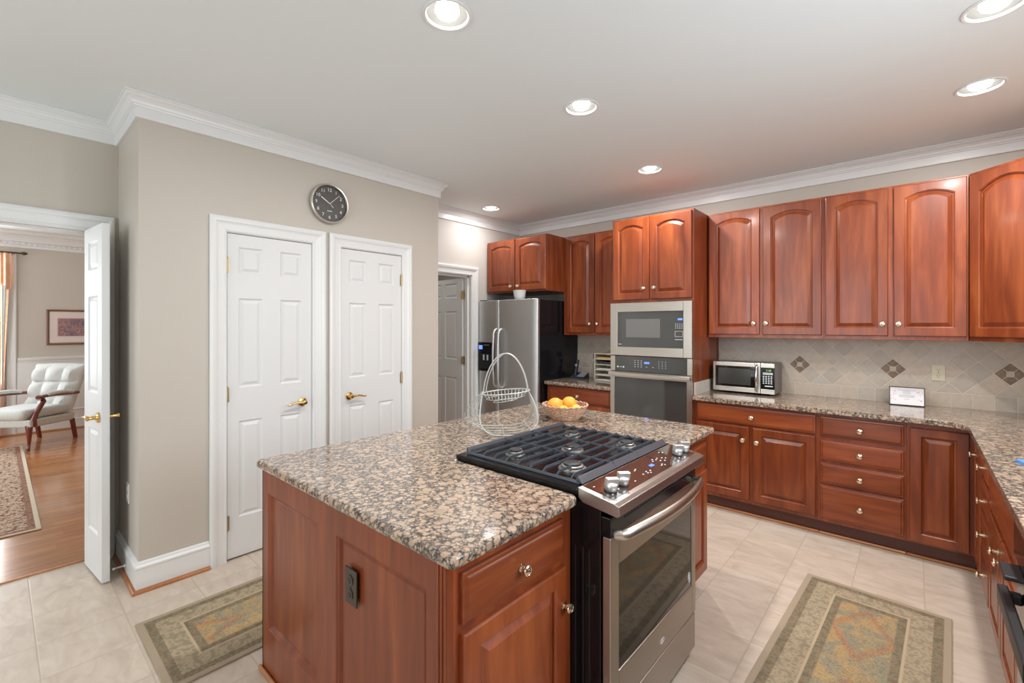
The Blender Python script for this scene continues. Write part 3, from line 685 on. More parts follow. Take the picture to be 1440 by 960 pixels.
cab_door(t, .012, .362, 1.696, 2.418, (.318, 1.795), AR); cab_door(t, .374, .732, 1.696, 2.418, (.412, 1.795), AR); cab_drawer(t, .012, .732, .13, .43)
c = thing('wall_cabinet', 'cherry wall cabinet with two arched doors just right of the oven tower', 'cabinet', (-1.352, 4.12, 0), 0, 'cherry wall cabinets'); body(c, .840, .298, 1.365, 2.432)
cab_door(c, .012, .405, 1.392, 2.418, (.365, 1.483), AR); cab_door(c, .430, .826, 1.392, 2.418, (.455, 1.483), AR)
c = thing('wall_cabinet', 'cherry wall cabinet with two arched doors next to the corner cabinet', 'cabinet', (-.512, 4.12, 0), 0, 'cherry wall cabinets'); body(c, .770, .298, 1.365, 2.432)
cab_door(c, .010, .372, 1.392, 2.418, (.342, 1.475), AR); cab_door(c, .402, .762, 1.392, 2.418, (.428, 1.475), AR)
c = thing('wall_cabinet', 'diagonal corner cherry wall cabinet at the right edge', 'cabinet', (.262, 4.122, 0), -PI/4, 'cherry wall cabinets')
mb = MB(); Rm = Matrix.Rotation(PI/4, 3, 'Z')
poly = [(.262, 4.122), (.57, 3.814), (.876, 3.814), (.876, 4.418), (.262, 4.418)]
mb.prism([tuple((Rm @ Vector((x-.262, y-4.122, 0)))[:2]) for x, y in poly], 1.365, 2.432); mb.build('carcass', CHERRY, c, bevel=.0015, seg=1)
cab_door(c, .014, .424, 1.392, 2.414, (.06, 1.475) if False else (.395, 1.475), .058)
# base cabinets on the long wall
c = thing('base_cabinet', 'small cherry base cabinet with one drawer between fridge and ovens', 'cabinet', (-2.872, 3.81, 0), 0, 'cherry base cabinets'); body(c, .762, .608, .105, CB, .05)
cab_drawer(c, .03, .745, .705, .845); cab_door(c, .03, .38, .13, .69, (.35, .63)); cab_door(c, .395, .745, .13, .69, (.425, .63))
c = thing('base_cabinet', 'cherry base cabinet with one wide drawer over two doors beside the ovens', 'cabinet', (-1.358, 3.81, 0), 0, 'cherry base cabinets'); body(c, .850, .608, .105, CB, .05)
cab_drawer(c, .024, .838, .707, .838); cab_door(c, .024, .412, .135, .690, (.372, .590)); cab_door(c, .438, .838, .135, .690, (.468, .585))
c = thing('base_cabinet', 'cherry base cabinet of four stacked drawers under the framed card', 'cabinet', (-.508, 3.81, 0), 0, 'cherry base cabinets'); body(c, .468, .608, .105, CB, .05)
for a, b_ in ((.702, .836), (.537, .672), (.375, .514), (.133, .362)): cab_drawer(c, .014, .457, a, b_)
c = thing('base_cabinet', 'narrow cherry corner base cabinet with a single tall door', 'cabinet', (-.040, 3.81, 0), 0, 'cherry base cabinets'); body(c, .315, .608, .105, CB, .05)
cab_door(c, .016, .282, .118, .826, None, 0, .052)
# right-hand run, faces toward -X
def rc(label, ya, w): 
    c = thing('base_cabinet', label, 'cabinet', (.277, ya, 0), -PI/2, 'cherry base cabinets of the right run'); body(c, w, .600, .105, CB, .05); return c
c = rc('narrow cherry base cabinet in the inner corner of the right run', 3.79, .35); cab_door(c, .025, .335, .118, .826, (.13, .735), 0, .05)
c = rc('cherry four-drawer base cabinet of the right run, next to the corner', 3.44, .37)
for a, b_ in ((.690, .830), (.520, .665), (.352, .495), (.120, .330)): cab_drawer(c, .010, .360, a, b_)
c = rc('cherry sink base cabinet with two doors in the right run', 3.07, .83); cab_door(c, .012, .396, .118, .600, (.335, .530)); cab_door(c, .406, .815, .118, .600, (.468, .532)); cab_drawer(c, .012, .815, .625, .830, False)
c = rc('cherry base cabinet in the right run nearest the camera, past the dishwasher', 1.63, .70); cab_door(c, .012, .34, .118, .690, (.30, .63)); cab_door(c, .35, .69, .118, .690, (.40, .63)); cab_drawer(c, .012, .69, .707, .835)
# dishwasher
t = thing('dishwasher', 'black dishwasher with protruding bar handle in the right run', 'dishwasher', (.265, 2.235, 0), -PI/2)
MB().box(.003, .597, .02, .57, .10, CB-.004).build('tub', BLACKM, t)
MB().box(.003, .597, -.012, .02, .115, .70).build('door', BLACK, t, bevel=.004)
MB().box(.003, .597, -.020, .02, .706, CB-.006).build('control_panel', BLACK, t, bevel=.004)
mb = MB(); mb.box(.08, .56, -.066, -.040, .575, .628); mb.box(.09, .12, -.042, -.012, .585, .618); mb.box(.52, .55, -.042, -.012, .585, .618); mb.build('handle', BLACKM, t, bevel=.006, seg=3)
mb = MB(); mb.box(.10, .22, -.064, -.018, .694, .708); mb.build('latch', BLACKM, t, bevel=.004)
mb = MB(); mb.box(.30, .42, -.0215, -.020, .80, .815); mb.build('control_lettering', WHITELED, t)
MB().box(.003, .597, .05, .06, 0, .10).build('toe_kick', BLACKM, t)

# island cabinets
t = thing('island_cabinet', 'near cherry island cabinet with drawer and door, panelled end and outlet side', 'cabinet', (-.882, .772, 0), PI/2)
mb = MB(); mb.box(0, .528, 0, .56, .10, CB); mb.box(0, .528, .56, 1.198, .02, CB); mb.build('carcass', CHERRY, t, bevel=.0015, seg=1)
cab_drawer(t, .022, .470, .692, .825); cab_door(t, .022, .476, .125, .668, (.462, .545))
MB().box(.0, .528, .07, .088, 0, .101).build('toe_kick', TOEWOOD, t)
# end panel facing the camera, local frame: world x -2.08..-.882 at y .772 ; build in local coords (local x = world y-.772 ; local y = -.882-world x)
ep = bpy.data.objects.new('end_panel', None); 
mb = MB(); mb.X = Matrix.Rotation(-PI/2, 4, 'Z') @ Matrix.Translation((0, 0, 0))
# in this sub-frame: x' = world x offset from -.882 (negative to the left), -y' toward camera
def eloop(x0, x1, z0, z1):
    s_ = 0
    R = [(q_, q_, q_, 0, y_) for q_, y_ in ((0, -.020), (.003, -.0185), (.006, -.015), (.010, -.013), (.018, -.0035), (.022, -.003), (.026, -.0065), (.028, -.007))]
    mb.ring_panel(x0, x1, z0, z1, R, back=False)
xs = [-1.198, -1.141, -.700, -.568, -.083, -.040]; zs = [0, .195, .765, CB]
for i in range(5):
    for j in range(3):
        if j == 1 and i in (1, 3): eloop(xs[i], xs[i+1], zs[j], zs[j+1])
        else: mb.add([(xs[i], -.02, zs[j]), (xs[i+1], -.02, zs[j]), (xs[i+1], -.02, zs[j+1]), (xs[i], -.02, zs[j+1])], [(0, 1, 2, 3)])
mb.box(-1.198, -.040, -.002, -.0005, 0, CB); mb.box(-1.198, -1.190, -.02, -.004, 0, CB)
mb.build('end_panel', CHERRY, t)
mb = MB(); mb.X = Matrix.Rotation(-PI/2, 4, 'Z'); mb.box(-.040, .000, -.020, -.0005, 0, CB)
for xx in (-.034, -.020, -.006): mb.cyl((xx, -.020, 0.0), (xx, -.020, CB), .0045, 8)
mb.build('corner_bead', CHERRY, t)
mb = MB(); mb.X = Matrix.Rotation(-PI/2, 4, 'Z'); mb.box(-1.212, .010, -.034, -.0205, 0, .024); mb.build('shoe_moulding', SHOEWOOD, t, bevel=.007, seg=3)
bpy.data.objects.remove(ep)
t = thing('island_cabinet', 'far cherry island cabinet with drawer and door beyond the range', 'cabinet', (-.882, 2.064, 0), PI/2); mb = MB(); mb.box(0, .566, 0, 1.198, .095, CB); mb.build('carcass', CHERRY, t, bevel=.0015, seg=1)
cab_drawer(t, .030, .548, .692, .825); cab_door(t, .030, .548, .115, .668, (.075, .545)); MB().box(0, .566, .07, .088, 0, .096).build('toe_kick', TOEWOOD, t)
t = thing('island_cabinet', 'cherry cabinet back of the island behind the range', 'cabinet', (-2.082, 1.300, 0), 0); MB().box(0, .63, 0, .764, .0, CB).build('carcass', CHERRY, t)

# worktops
def worktop(label, poly, radii):
    mb = MB(); mb.prism(rounded(poly, radii), CB+.0005, CT); return tag(mb.build('worktop', GRANITE, smooth=False, bevel=.0125, seg=4), label, 'countertop')
ISL = [(-2.10, .730), (-.840, .730), (-.840, 1.294), (-1.444, 1.294), (-1.444, 2.070), (-.840, 2.070), (-.840, 2.672), (-2.10, 2.672)]
worktop('brown speckled granite island worktop cut out round the range', ISL, [.02, .025, .03, 0, 0, .03, .025, .02])
worktop('brown speckled granite worktop running round the right corner', [(-1.358, YN), (-1.358, 3.752), (.228, 3.752), (.228, .93), (.879, .93), (.879, YN)], [0, .004, .13, .02, 0, 0])
worktop('short granite worktop with the phone between fridge and ovens', [(-2.885, YN), (-2.885, 3.755), (-2.110, 3.755), (-2.110, YN)], [0, .02, 0, 0])

# backsplash
b_ = thing('backsplash', 'beige tumbled-stone diamond tile backsplash behind the counters', 'backsplash', (0, 0, 0))
MB().box(-1.352, .876, YN-.010, YN-.0005, CT, 1.364).build('tile_field', STONE, b_)
MB().box(-2.885, -2.108, YN-.010, YN-.0005, CT, 1.364).build('tile_field', STONE, b_)
MB().box(-1.3595, -1.350, 3.80, YN-.011, CT, .996).build('side_row', STONES, b_, label='pale straight row on the oven tower side')
for i, x in enumerate((-.714, -.122, .470)):
    mb = MB(); d = .072; y = YN-.0115; z = 1.144
    mb.loops([[(x-d, y, z), (x, y, z-d), (x+d, y, z), (x, y, z+d)], [(x-d+.004, y-.002, z), (x, y-.002, z-d+.004), (x+d-.004, y-.002, z), (x, y-.002, z+d-.004)]], caps=True)
    a = mb.build('accent_tile', ACCENT, b_, label='brown diamond accent tile with small relief square')
    mb = MB(); e = .017
    mb.box(x-.019, x+.019, y-.0032, y-.002, z-.019, z+.019)
    for ix in (-1, 0, 1):
        for iz in (-1, 0, 1): mb.box(x+ix*.0125-.0055, x+ix*.0125+.0055, y-.005, y-.002, z+iz*.0125-.0055, z+iz*.0125+.0055)
    mb.build('relief', ACCENTC, a, bevel=.001)
    mb = MB()
    for sx in (-1, 1):
        for sz in (-1, 1): mb.add([(x+sx*.018, y-.0026, z+sz*.016), (x+sx*.016, y-.0026, z+sz*.018), (x+sx*.034, y-.0026, z+sz*.036), (x+sx*.036, y-.0026, z+sz*.034)], [(0, 1, 2, 3)])
    mb.build('joint_lines', IVORY, a)

# ------------------------------------------------------------------ refrigerator
t = thing('refrigerator', 'side-by-side stainless refrigerator with black sides and ice dispenser', 'refrigerator', (-3.755, 3.65, 0), 0)
MB().box(.004, .862, .065, .755, .02, 1.735).build('cabinet_shell', BLACK, t, bevel=.004)
def fdoor(x0, x1, nm, hole=None):
    z0, z1 = .07, 1.745
    def prof(x):   # slight bow
        u = (x - .43)/.43; return -.0 + .012*u*u
    mb = MB(); N_ = 14; X = [x0 + (x1-x0)*i/N_ for i in range(N_+1)]
    front = [(x, prof(x) + (.012 if i in (0, N_) else 0), 0) for i, x in enumerate(X)]
    poly = [(x, prof(x)+(.010 if i in (0, N_) else 0)) for i, x in enumerate(X)] + [(x1, .058), (x0, .058)]
    mb.prism(poly, z0, z1); return mb.build(nm, FRIDGEST, t, smooth=True, bevel=.004)
d1 = fdoor(.002, .331, 'freezer_door'); d2 = fdoor(.337, .864, 'fridge_door')
for d_, x in ((d1, .308), (d2, .380)):
    mb = MB(); z0, z1 = .79, 1.43
    pts = [(x, .002, z1), (x, -.028, z1-.012)] + [(x, -.052-.012*math.sin(PI*i/12), z1-.045-(z1-z0-.09)*i/12) for i in range(13)] + [(x, -.028, z0+.012), (x, .002, z0)]
    mb.tube(pts, .012, 12); mb.build('handle', FRIDGEST, d_, smooth=True)
dp = MB().box(.022, .272, -.006, .03, .955, 1.280).build('dispenser', BLACK, d1, bevel=.006, label='black ice and water dispenser')
mb = MB(); mb.box(.055, .235, -.0075, -.006, .985, 1.150); mb.build('recess', DARKHOLE, d1)
mb = MB(); mb.box(.035, .090, -.0078, -.006, 1.200, 1.245); mb.build('dispenser_display', BLUELED, d1)
mb = MB(); mb.box(.11, .20, -.0076, -.006, 1.245, 1.252); mb.build('badge', SATIN, d1)
mb = MB()
for sx in (.115, .175): mb.cyl((sx, -.010, 1.08), (sx, -.010, 1.14), .010, 10)
mb.build('dispenser_paddles', PHONES, d1, smooth=True)
MB().box(.01, .856, .03, .06, .0, .065).build('base_grille', BLACKM, t)
mb = MB(); mb.box(.02, .10, .02, .09, 1.7355, 1.756); mb.box(.77, .85, .02, .09, 1.7355, 1.756); mb.build('hinge_covers', BLACKM, t, bevel=.006)
mb = MB(); mb.lathe([(.040, 0), (.052, .01), (.062, .05), (.070, .105), (.072, .112), (.068, .112), (.060, .06), (.050, .015), (0, .012)], (0, 0, 0), 28)
p = mb.build('flower_pot', CERAM, smooth=True); p.location = (-3.215, 3.765, 1.7365); tag(p, 'small white ceramic pot on top of the fridge', 'pot')

# ------------------------------------------------------------------ built-in microwave and wall oven
t = thing('built_in_microwave', 'built-in stainless-framed microwave above the wall oven', 'microwave', (-2.106, 3.80, 0), 0)
def frame(mb, x0, x1, z0, z1, wl, wr, wb, wt, y0, y1):
    mb.box(x0, x0+wl, y0, y1, z0, z1); mb.box(x1-wr, x1, y0, y1, z0, z1); mb.box(x0+wl, x1-wr, y0, y1, z0, z0+wb); mb.box(x0+wl, x1-wr, y0, y1, z1-wt, z1)
mb = MB(); frame(mb, -.006, .742, 1.197, 1.670, .073, .073, .078, .082, -.035, -.001); mb.build('trim_frame', STEEL, t, bevel=.003)
MB().box(.030, .700, -.02, .50, 1.22, 1.65).build('cavity_case', BLACKM, t)
MB().box(.066, .670, -.029, -.0205, 1.274, 1.589).build('door_glass', GREYGLASS, t, bevel=.002)
mb = MB(); mb.box(.150, .470, -.0305, -.029, 1.360, 1.524); mb.build('viewing_window', MWWIN, t)
mb = MB(); mb.box(.622, .662, -.0305, -.029, 1.510, 1.526); mb.build('clock_display', BLUELED, t)
mb = MB()
for r_ in range(4):
    for q in range(4): mb.box(.600+q*.018, .609+q*.018, -.030, -.029, 1.478-r_*.012, 1.481-r_*.012)
frame(mb, .598, .664, 1.372, 1.418, .002, .002, .002, .002, -.030, -.029)
for q in range(5): mb.box(.598+q*.014, .607+q*.014, -.030, -.029, 1.345, 1.350)
mb.box(.075, .105, -.030, -.029, 1.295, 1.299)
mb.build('keypad_print', WHITELED, t)
t = thing('wall_oven', 'stainless wall oven with dark glass under the built-in microwave', 'oven', (-2.106, 3.80, 0), 0)
MB().box(.030, .720, -.01, .55, .46, 1.175).build('oven_case', BLACKM, t)
mb = MB(); mb.box(-.006, .040, -.030, -.001, 1.055, 1.192); mb.box(.700, .742, -.030, -.001, 1.055, 1.192); mb.build('panel_trim', STEEL, t, bevel=.002)
MB().box(.040, .700, -.029, -.012, 1.055, 1.190).build('control_panel', GREYGLASS, t)
mb = MB(); frame(mb, -.006, .742, .47, 1.050, .046, .044, .05, .05, -.036, -.001); d_ = mb.build('oven_door', STEEL, t, bevel=.003)
MB().box(.040, .698, -.034, -.012, .52, 1.000).build('oven_glass', GREYGLASS, d_)
mb = MB(); mb.box(-.004, .740, -.085, -.062, 1.014, 1.046); mb.box(.0, .03, -.066, -.034, 1.018, 1.042); mb.box(.706, .736, -.066, -.034, 1.018, 1.042); mb.build('handle', STEEL, d_, bevel=.005, seg=3)
mb = MB(); mb.box(.325, .372, -.0302, -.029, 1.130, 1.146); mb.build('clock_display', BLUELED, t)
mb = MB()
for r_ in range(4):
    for q in range(3): mb.box(.232+q*.030, .242+q*.030, -.0298, -.029, 1.098+r_*.018, 1.102+r_*.018); mb.box(.455+q*.030, .461+q*.030, -.0298, -.029, 1.098+r_*.018, 1.102+r_*.018)
mb.box(.34, .352, -.0298, -.029, 1.10, 1.104); mb.box(.40, .41, -.0298, -.029, 1.10, 1.104)
for xx in (.068, .125): mb.cyl((xx, -.0285, 1.092), (xx, -.0305, 1.092), .008, 14)
mb.box(.085, .110, -.0298, -.029, 1.090, 1.094)
mb.build('keypad_print', WHITELED, t)

# ------------------------------------------------------------------ range
t = thing('range', 'slide-in stainless gas range with black grates set into the island', 'stove', (-.730, 1.300, 0), PI/2)
MB().box(.002, .760, .035, .710, .035, .896).build('side_panels', BLACK, t, bevel=.003)
mb = MB()
for yy in (.075, .10, .13): mb.box(-.0005, .003, yy, yy+.004, .10, .72)
mb.build('side_ribs', BLACKM, t)
mb = MB(); mb.box(-.006, .772, .118, .732, .8965, .916); mb.build('cooktop', BLACK, t, bevel=.006, seg=3)
mb = MB(); pr = [(.118, .886), (.118, .919), (-.018, .897), (-.034, .891), (-.036, .862), (-.026, .855), (.10, .872)]
mb.loops([[(-.004, y, z) for y, z in pr], [(.766, y, z) for y, z in pr]]); cp = mb.build('control_panel', DARKST, t, bevel=.002)
sl = Vector((0, -.136, -.022)).normalized(); nn = Vector((0, -.022*1.0, .136)).normalized()
def onp(x, s_, h=0.0):   # point on sloped panel: s_ distance from its back edge
    p = Vector((x, .118, .919)) + sl*s_ + nn*h; return p
def plate(mb, x0, x1, s0, s1, h0, h1, mi=0):
    A = [onp(x0, s0, h0), onp(x1, s0, h0), onp(x1, s1, h0), onp(x0, s1, h0)]; B = [onp(x0, s0, h1), onp(x1, s0, h1), onp(x1, s1, h1), onp(x0, s1, h1)]
    mb.loops([A, B], mi=mi)
mb = MB(); plate(mb, .020, .742, .004, .120, 0, .0012); mb.build('panel_glass', PANELB, cp)
mb = MB(); plate(mb, .405, .435, .060, .074, .0012, .0020); mb.build('blue_display', BLUELED, cp)
mb = MB(); random.seed(3)
for x, s_ in [(.30, .05), (.315, .045), (.30, .085), (.33, .09), (.345, .095), (.335, .080), (.36, .085), (.46, .05), (.475, .04), (.49, .05), (.50, .065), (.51, .045), (.52, .075), (.535, .055), (.455, .09), (.475, .095), (.47, .085), (.55, .065), (.04, .03), (.045, .10), (.10, .09), (.205, .075), (.215, .095), (.61, .10), (.72, .09), (.585, .02), (.60, .03)]:
    plate(mb, x, x+.009, s_, s_+.004, .0012, .0018)
mb.build('panel_print', WHITELED, cp)
Mq = nn.to_track_quat('Z', 'Y').to_matrix()
for x in (.068, .150, .640, .714):
    c0 = onp(x, .082, .001); mb = MB()
    mb.lathe([(.019, 0), (.019, .006), (.020, .008), (.0205, .022), (.019, .026), (0, .026)], c0, 24, Mq)
    k_ = mb.build('burner_knob', KNOBS, cp, smooth=True)
    mb = MB(); mb.lathe([(.022, -.001), (.0215, .005), (0, .005)], c0, 24, Mq); mb.build('knob_base', BLACKM, k_, smooth=True)
    ux = Vector((math.cos(.5), 0, 0)) + sl*math.sin(.5); ux.normalize(); uy = nn.cross(ux)
    mb = MB(); q = []
    for h_ in (.018, .046):
        q.append([c0 + ux*a + uy*b2 + nn*h_ for a, b2 in ((-.023, -.0085), (.023, -.0085), (.023, .0085), (-.023, .0085))])
    mb.loops(q); mb.build('knob_grip', KNOBS, k_, bevel=.002)
# oven door
mb = MB(); frame(mb, .004, .758, .200, .778, .056, .042, .125, .100, .0, .030); od = mb.build('oven_door', DARKST, t, bevel=.003)
MB().box(.058, .718, .004, .026, .323, .680).build('door_window', GLASSK, od)
MB().box(.004, .758, .001, .034, .779, .842).build('vent_strip', BLACK, t, bevel=.002)
mb = MB()
for i in range(24): mb.box(.10+i*.024, .116+i*.024, -.0008, .0012, .818, .822)
mb.build('vent_slots', DARKHOLE, t)
mb = MB(); pts = [(.030, .0, .782), (.032, -.030, .790)] + [(.045+.672*i/16, -.040-.042*math.sin(PI*i/16), .792+.010*math.sin(PI*i/16)) for i in range(17)] + [(.730, -.030, .790), (.732, .0, .782)]
mb.tube(pts, .01, 12, flat=(.0175, .0075)); mb.build('handle', CHROME if False else STEEL, od, smooth=True)
MB().box(.004, .758, .002, .032, .040, .190).build('storage_drawer', DARKST, t, bevel=.003)
MB().box(.006, .756, .012, .034, .188, .202).build('gap_shadow', BLACKM, t)
mb = MB(); # swirl emblem on the door
mb.tube([(.400+.020*math.cos(a), -.0006, .250+.0075*math.sin(a)) for a in [2*PI*i/20 for i in range(20)]], .0009, 6, closed=True)
text_into(mb, 'g', .026, Matrix.Translation((.398, -.0008, .252)) @ FR, .0004); mb.build('emblem', WHITELED, od)
mb = MB(); mb.tube([(.690+.012*math.cos(a), .0035, .372+.020*math.sin(a)) for a in [2*PI*i/20 for i in range(20)]], .0012, 6, closed=True)
for i in range(4): mb.box(.683, .697, .0032, .004, .362+i*.006, .3645+i*.006)
mb.build('window_sticker', WHITELED, od)
# burners
for x, y, r_ in ((.165, .255, .044), (.165, .545, .034), (.382, .40, .040), (.60, .255, .036), (.60, .545, .032)):
    mb = MB(); mb.lathe([(r_*1.25, .9162), (r_*1.2, .920), (r_, .922), (r_, .928), (r_*.92, .931), (0, .931)], (x, y, 0), 28)
    b1 = mb.build('burner', BURN, t, smooth=True)
    mb = MB(); mb.lathe([(r_*.78, .9312), (r_*.78, .936), (r_*.7, .939), (0, .9395)], (x, y, 0), 28); mb.build('burner_cap', BLACKM, b1, smooth=True)
    mb = MB(); mb.cyl((x+r_*1.05, y, .9165), (x+r_*1.05, y, .933), .003, 8); mb.build('igniter', CERAM, b1, smooth=True)
# grates: long bars along the range width
GZ = .940
secs = ((.030, .268), (.272, .462), (.466, .738))
ys = [.175 + .0625*i for i in range(9)]
def bar(mb, a, b2, w=.0055, h=.014):
    a = Vector(a); b2 = Vector(b2); d = (b2-a).normalized(); s_ = Vector((-d.y, d.x, 0)).normalized() if abs(d.z) < .9 else Vector((1, 0, 0))
    u = d.cross(s_)
    if u.z < 0: u = -u
    L = []
    for p in (a, b2): L.append([p - s_*w*.8 - u*h, p + s_*w*.8 - u*h, p + s_*w*.55, p - s_*w*.55])
    mb.loops(L)
for si, (a, b2) in enumerate(secs):
    mb = MB(); w_ = .0030; a0, b0 = (a+.026 if si == 0 else a-.0015), (b2-.026 if si == 2 else b2+.0015)
    for yy in ys:
        bar(mb, (a0, yy, GZ), (b0, yy, GZ), w_, .010)
        if si == 0: bar(mb, (a+.004, yy, GZ-.015), (a0+.001, yy, GZ), w_, .009)
        if si == 2: bar(mb, (b0-.001, yy, GZ), (b2-.004, yy, GZ-.015), w_, .009)
    for xx, low in {0: ((a+.004, 1), (b2, 0)), 1: (), 2: ((a, 0), (b2-.004, 1))}[si]:
        z = GZ-.014 if low else GZ+.0003
        bar(mb, (xx, .135, z), (xx, .700, z), .0055 if low else .0032, .009)
        for yy in (.145, .41, .69): mb.box(xx-.005, xx+.005, yy-.007, yy+.007, .9162, z-.011)
    if si == 1:
        for yy in (.16, .685): mb.box((a+b2)/2-.005, (a+b2)/2+.005, yy-.006, yy+.006, .9162, GZ-.012)
    for yy, dz, wd in ((.139, -.002, .016), (.697, .002, .008)):
        mb.loops([[(x, yy-wd, GZ-.019+dz), (x, yy+wd*.6, GZ-.019+dz), (x, yy+wd*.6, GZ+dz), (x, yy+wd*.1, GZ+dz+.002)] for x in (a if si == 0 else a-.0015, b2 if si == 2 else b2+.0015)])
    mb.build('grate', IRON, t, bevel=.0008, seg=1, label='black cast-iron grate section')

# ------------------------------------------------------------------ small countertop microwave
t = thing('countertop_microwave', 'small stainless and black microwave on the counter beside the oven tower', 'microwave', (-1.316, 4.125, CT), 0)
MB().box(.0, .476, .018, .262, .014, .262).build('case', simple('grey_metal_case', (.20, .19, .19), .35, .5), t, bevel=.004)
mb = MB()
for fx in (.04, .44):
    for fy in (.05, .23): mb.cyl((fx, fy, 0), (fx, fy, .015), .012, 12)
mb.build('feet', BLACKM, t)
mb = MB(); frame(mb, .002, .372, .016, .262, .020, .040, .040, .034, .0, .018); dr = mb.build('door', STEEL, t, bevel=.003)
MB().box(.022, .340, .003, .017, .052, .230).build('door_glass', GLASSK, dr)
MB().box(.045, .300, .0015, .003, .075, .210).build('viewing_window', simple('mw_window_tint', (.05, .05, .045), .15), dr)
mb = MB(); mb.tube([(.348, .002, .245), (.348, -.020, .235), (.348, -.030, .19), (.348, -.033, .14), (.348, -.030, .09), (.348, -.020, .040), (.348, .002, .030)], .008, 10); mb.build('handle', CHROME, dr, smooth=True)
mb = MB(); mb.box(.374, .474, .0, .018, .016, .054); mb.box(.374, .474, .0, .018, .228, .262); mb.build('panel_trim', STEEL, t, bevel=.002)
MB().box(.374, .474, .001, .018, .055, .227).build('control_panel', BLACK, t)
mb = MB(); text_into(mb, '3:48', .022, Matrix.Translation((.432, .0004, .206)) @ FR, .0004); mb.build('clock_display', GREENLED, t)
mb = MB()
for zz in (.183, .173): mb.box(.390, .462, .0, .001, zz, zz+.006)
for r_ in range(5):
    for q in range(4): mb.box(.390+q*.019, .401+q*.019, .0, .001, .155-r_*.014, .162-r_*.014)
mb.box(.405, .462, .0, .001, .076, .084); mb.build('keypad_print', WHITELED, t)

# ------------------------------------------------------------------ phone, sorter, card, outlets
t = thing('cordless_phone', 'dark cordless telephone standing on its base by the fridge', 'telephone', (-2.735, 4.215, CT), math.radians(4))
mb = MB(); mb.loops([[(-.085, -.06, 0), (.085, -.06, 0), (.085, .06, 0), (-.085, .06, 0)], [(-.085, -.062, .018), (.085, -.062, .018), (.080, .055, .060), (-.080, .055, .060)]]); bs = mb.build('base', PHONEB, t, bevel=.005)
mb = MB(); mb.loops([[(-.010, -.054, .0215), (.075, -.054, .0215), (.072, .045, .0570), (-.010, .045, .0570)], [(-.010, -.0545, .0235), (.075, -.0545, .0235), (.072, .0445, .0590), (-.010, .0445, .0590)]]); mb.build('keypad', PHONES, bs)
mb = MB(); mb.tube([(-.050, .0, .030), (-.048, .012, .09), (-.044, .030, .16), (-.042, .036, .195)], .02, 12, flat=(.013, .023)); hs = mb.build('handset', PHONEB, t, smooth=True)
mb = MB(); mb.box(-.060, -.036, .0, .004, .125, .15); mb.build('handset_screen', PHONES, hs)
t = thing('desk_sorter', 'cream five-shelf paper sorter on the small counter beside the ovens', 'organizer', (-2.500, 4.12, CT+.001), 0)
mb = MB(); H5 = .285; mb.box(0, .012, 0, .24, 0, H5); mb.box(.288, .30, 0, .24, 0, H5); mb.box(.012, .288, .232, .24, 0, H5)
for i in range(6): z = .0 + i*(H5-.010)/5; mb.box(.012, .288, 0, .232, z, z+.010)
mb.build('sorter_case', simple('cream_painted_wood', (.74, .70, .58), .45), t, bevel=.001)
for i, (m_, nm, h_) in enumerate(((PAPER, 'paper_stack', .008), (PAPER, 'paper_stack', .006), (PAPER, 'paper_stack', .010), (DARKP, 'folder', .024), (YELLOWP, 'envelope', .014))):
    o = MB().box(.03, .27, .01, .22, 0, h_).build(nm, m_); o.location = (-2.50, 4.12, CT+.001 + i*(H5-.010)/5 + .0105); tag(o, {0: 'white papers on the lowest shelf of the sorter', 1: 'white papers on the second shelf from the bottom of the sorter', 2: 'white papers on the middle shelf of the sorter', 3: 'dark folder on the second shelf from the top of the sorter', 4: 'yellow envelopes on the top shelf of the sorter'}[i], 'papers')
t = thing('framed_card', 'small black-framed white card leaning by the backsplash under the outlet', 'picture frame', (-.043, 4.285, CT), math.radians(3))
mb = MB(); mb.X = Matrix.Rotation(math.radians(-9), 4, 'X'); frame(mb, -.096, .096, 0, .132, .004, .004, .006, .004, -.008, .004); mb.build('frame', BLACK, t)
mb = MB(); mb.X = Matrix.Rotation(math.radians(-9), 4, 'X'); mb.box(-.092, .092, -.003, .003, .006, .128); cdp = mb.build('card', PAPER, t)
mb = MB(); mb.X = Matrix.Rotation(math.radians(-9), 4, 'X')
for z, w_ in ((.108, .10), (.092, .04), (.083, .05), (.073, .085), (.066, .09), (.059, .075), (.045, .03)): mb.box(-w_/2, w_/2, -.0036, -.003, z, z+.0022)
mb.build('card_print', GREYPRINT, cdp)
mb = MB(); mb.X = Matrix.Rotation(math.radians(-9), 4, 'X'); random.seed(5)
for sx in (-.072, .070):
    for q in range(9): a, c_ = sx+random.uniform(-.014, .014), random.uniform(.03, .105); mb.box(a-.003, a+.003, -.0036, -.003, c_-.003, c_+.003)
mb.build('flower_print', PINK, cdp)
mb = MB(); mb.add([(-.02, .012, .10), (.02, .012, .10), (.02, .060, 0), (-.02, .060, 0), (-.02, .016, .10), (.02, .016, .10), (.02, .064, 0), (-.02, .064, 0)], [(0,1,2,3),(7,6,5,4),(0,4,5,1),(3,2,6,7),(0,3,7,4),(1,5,6,2)]); mb.build('easel_back', BLACKM, t)
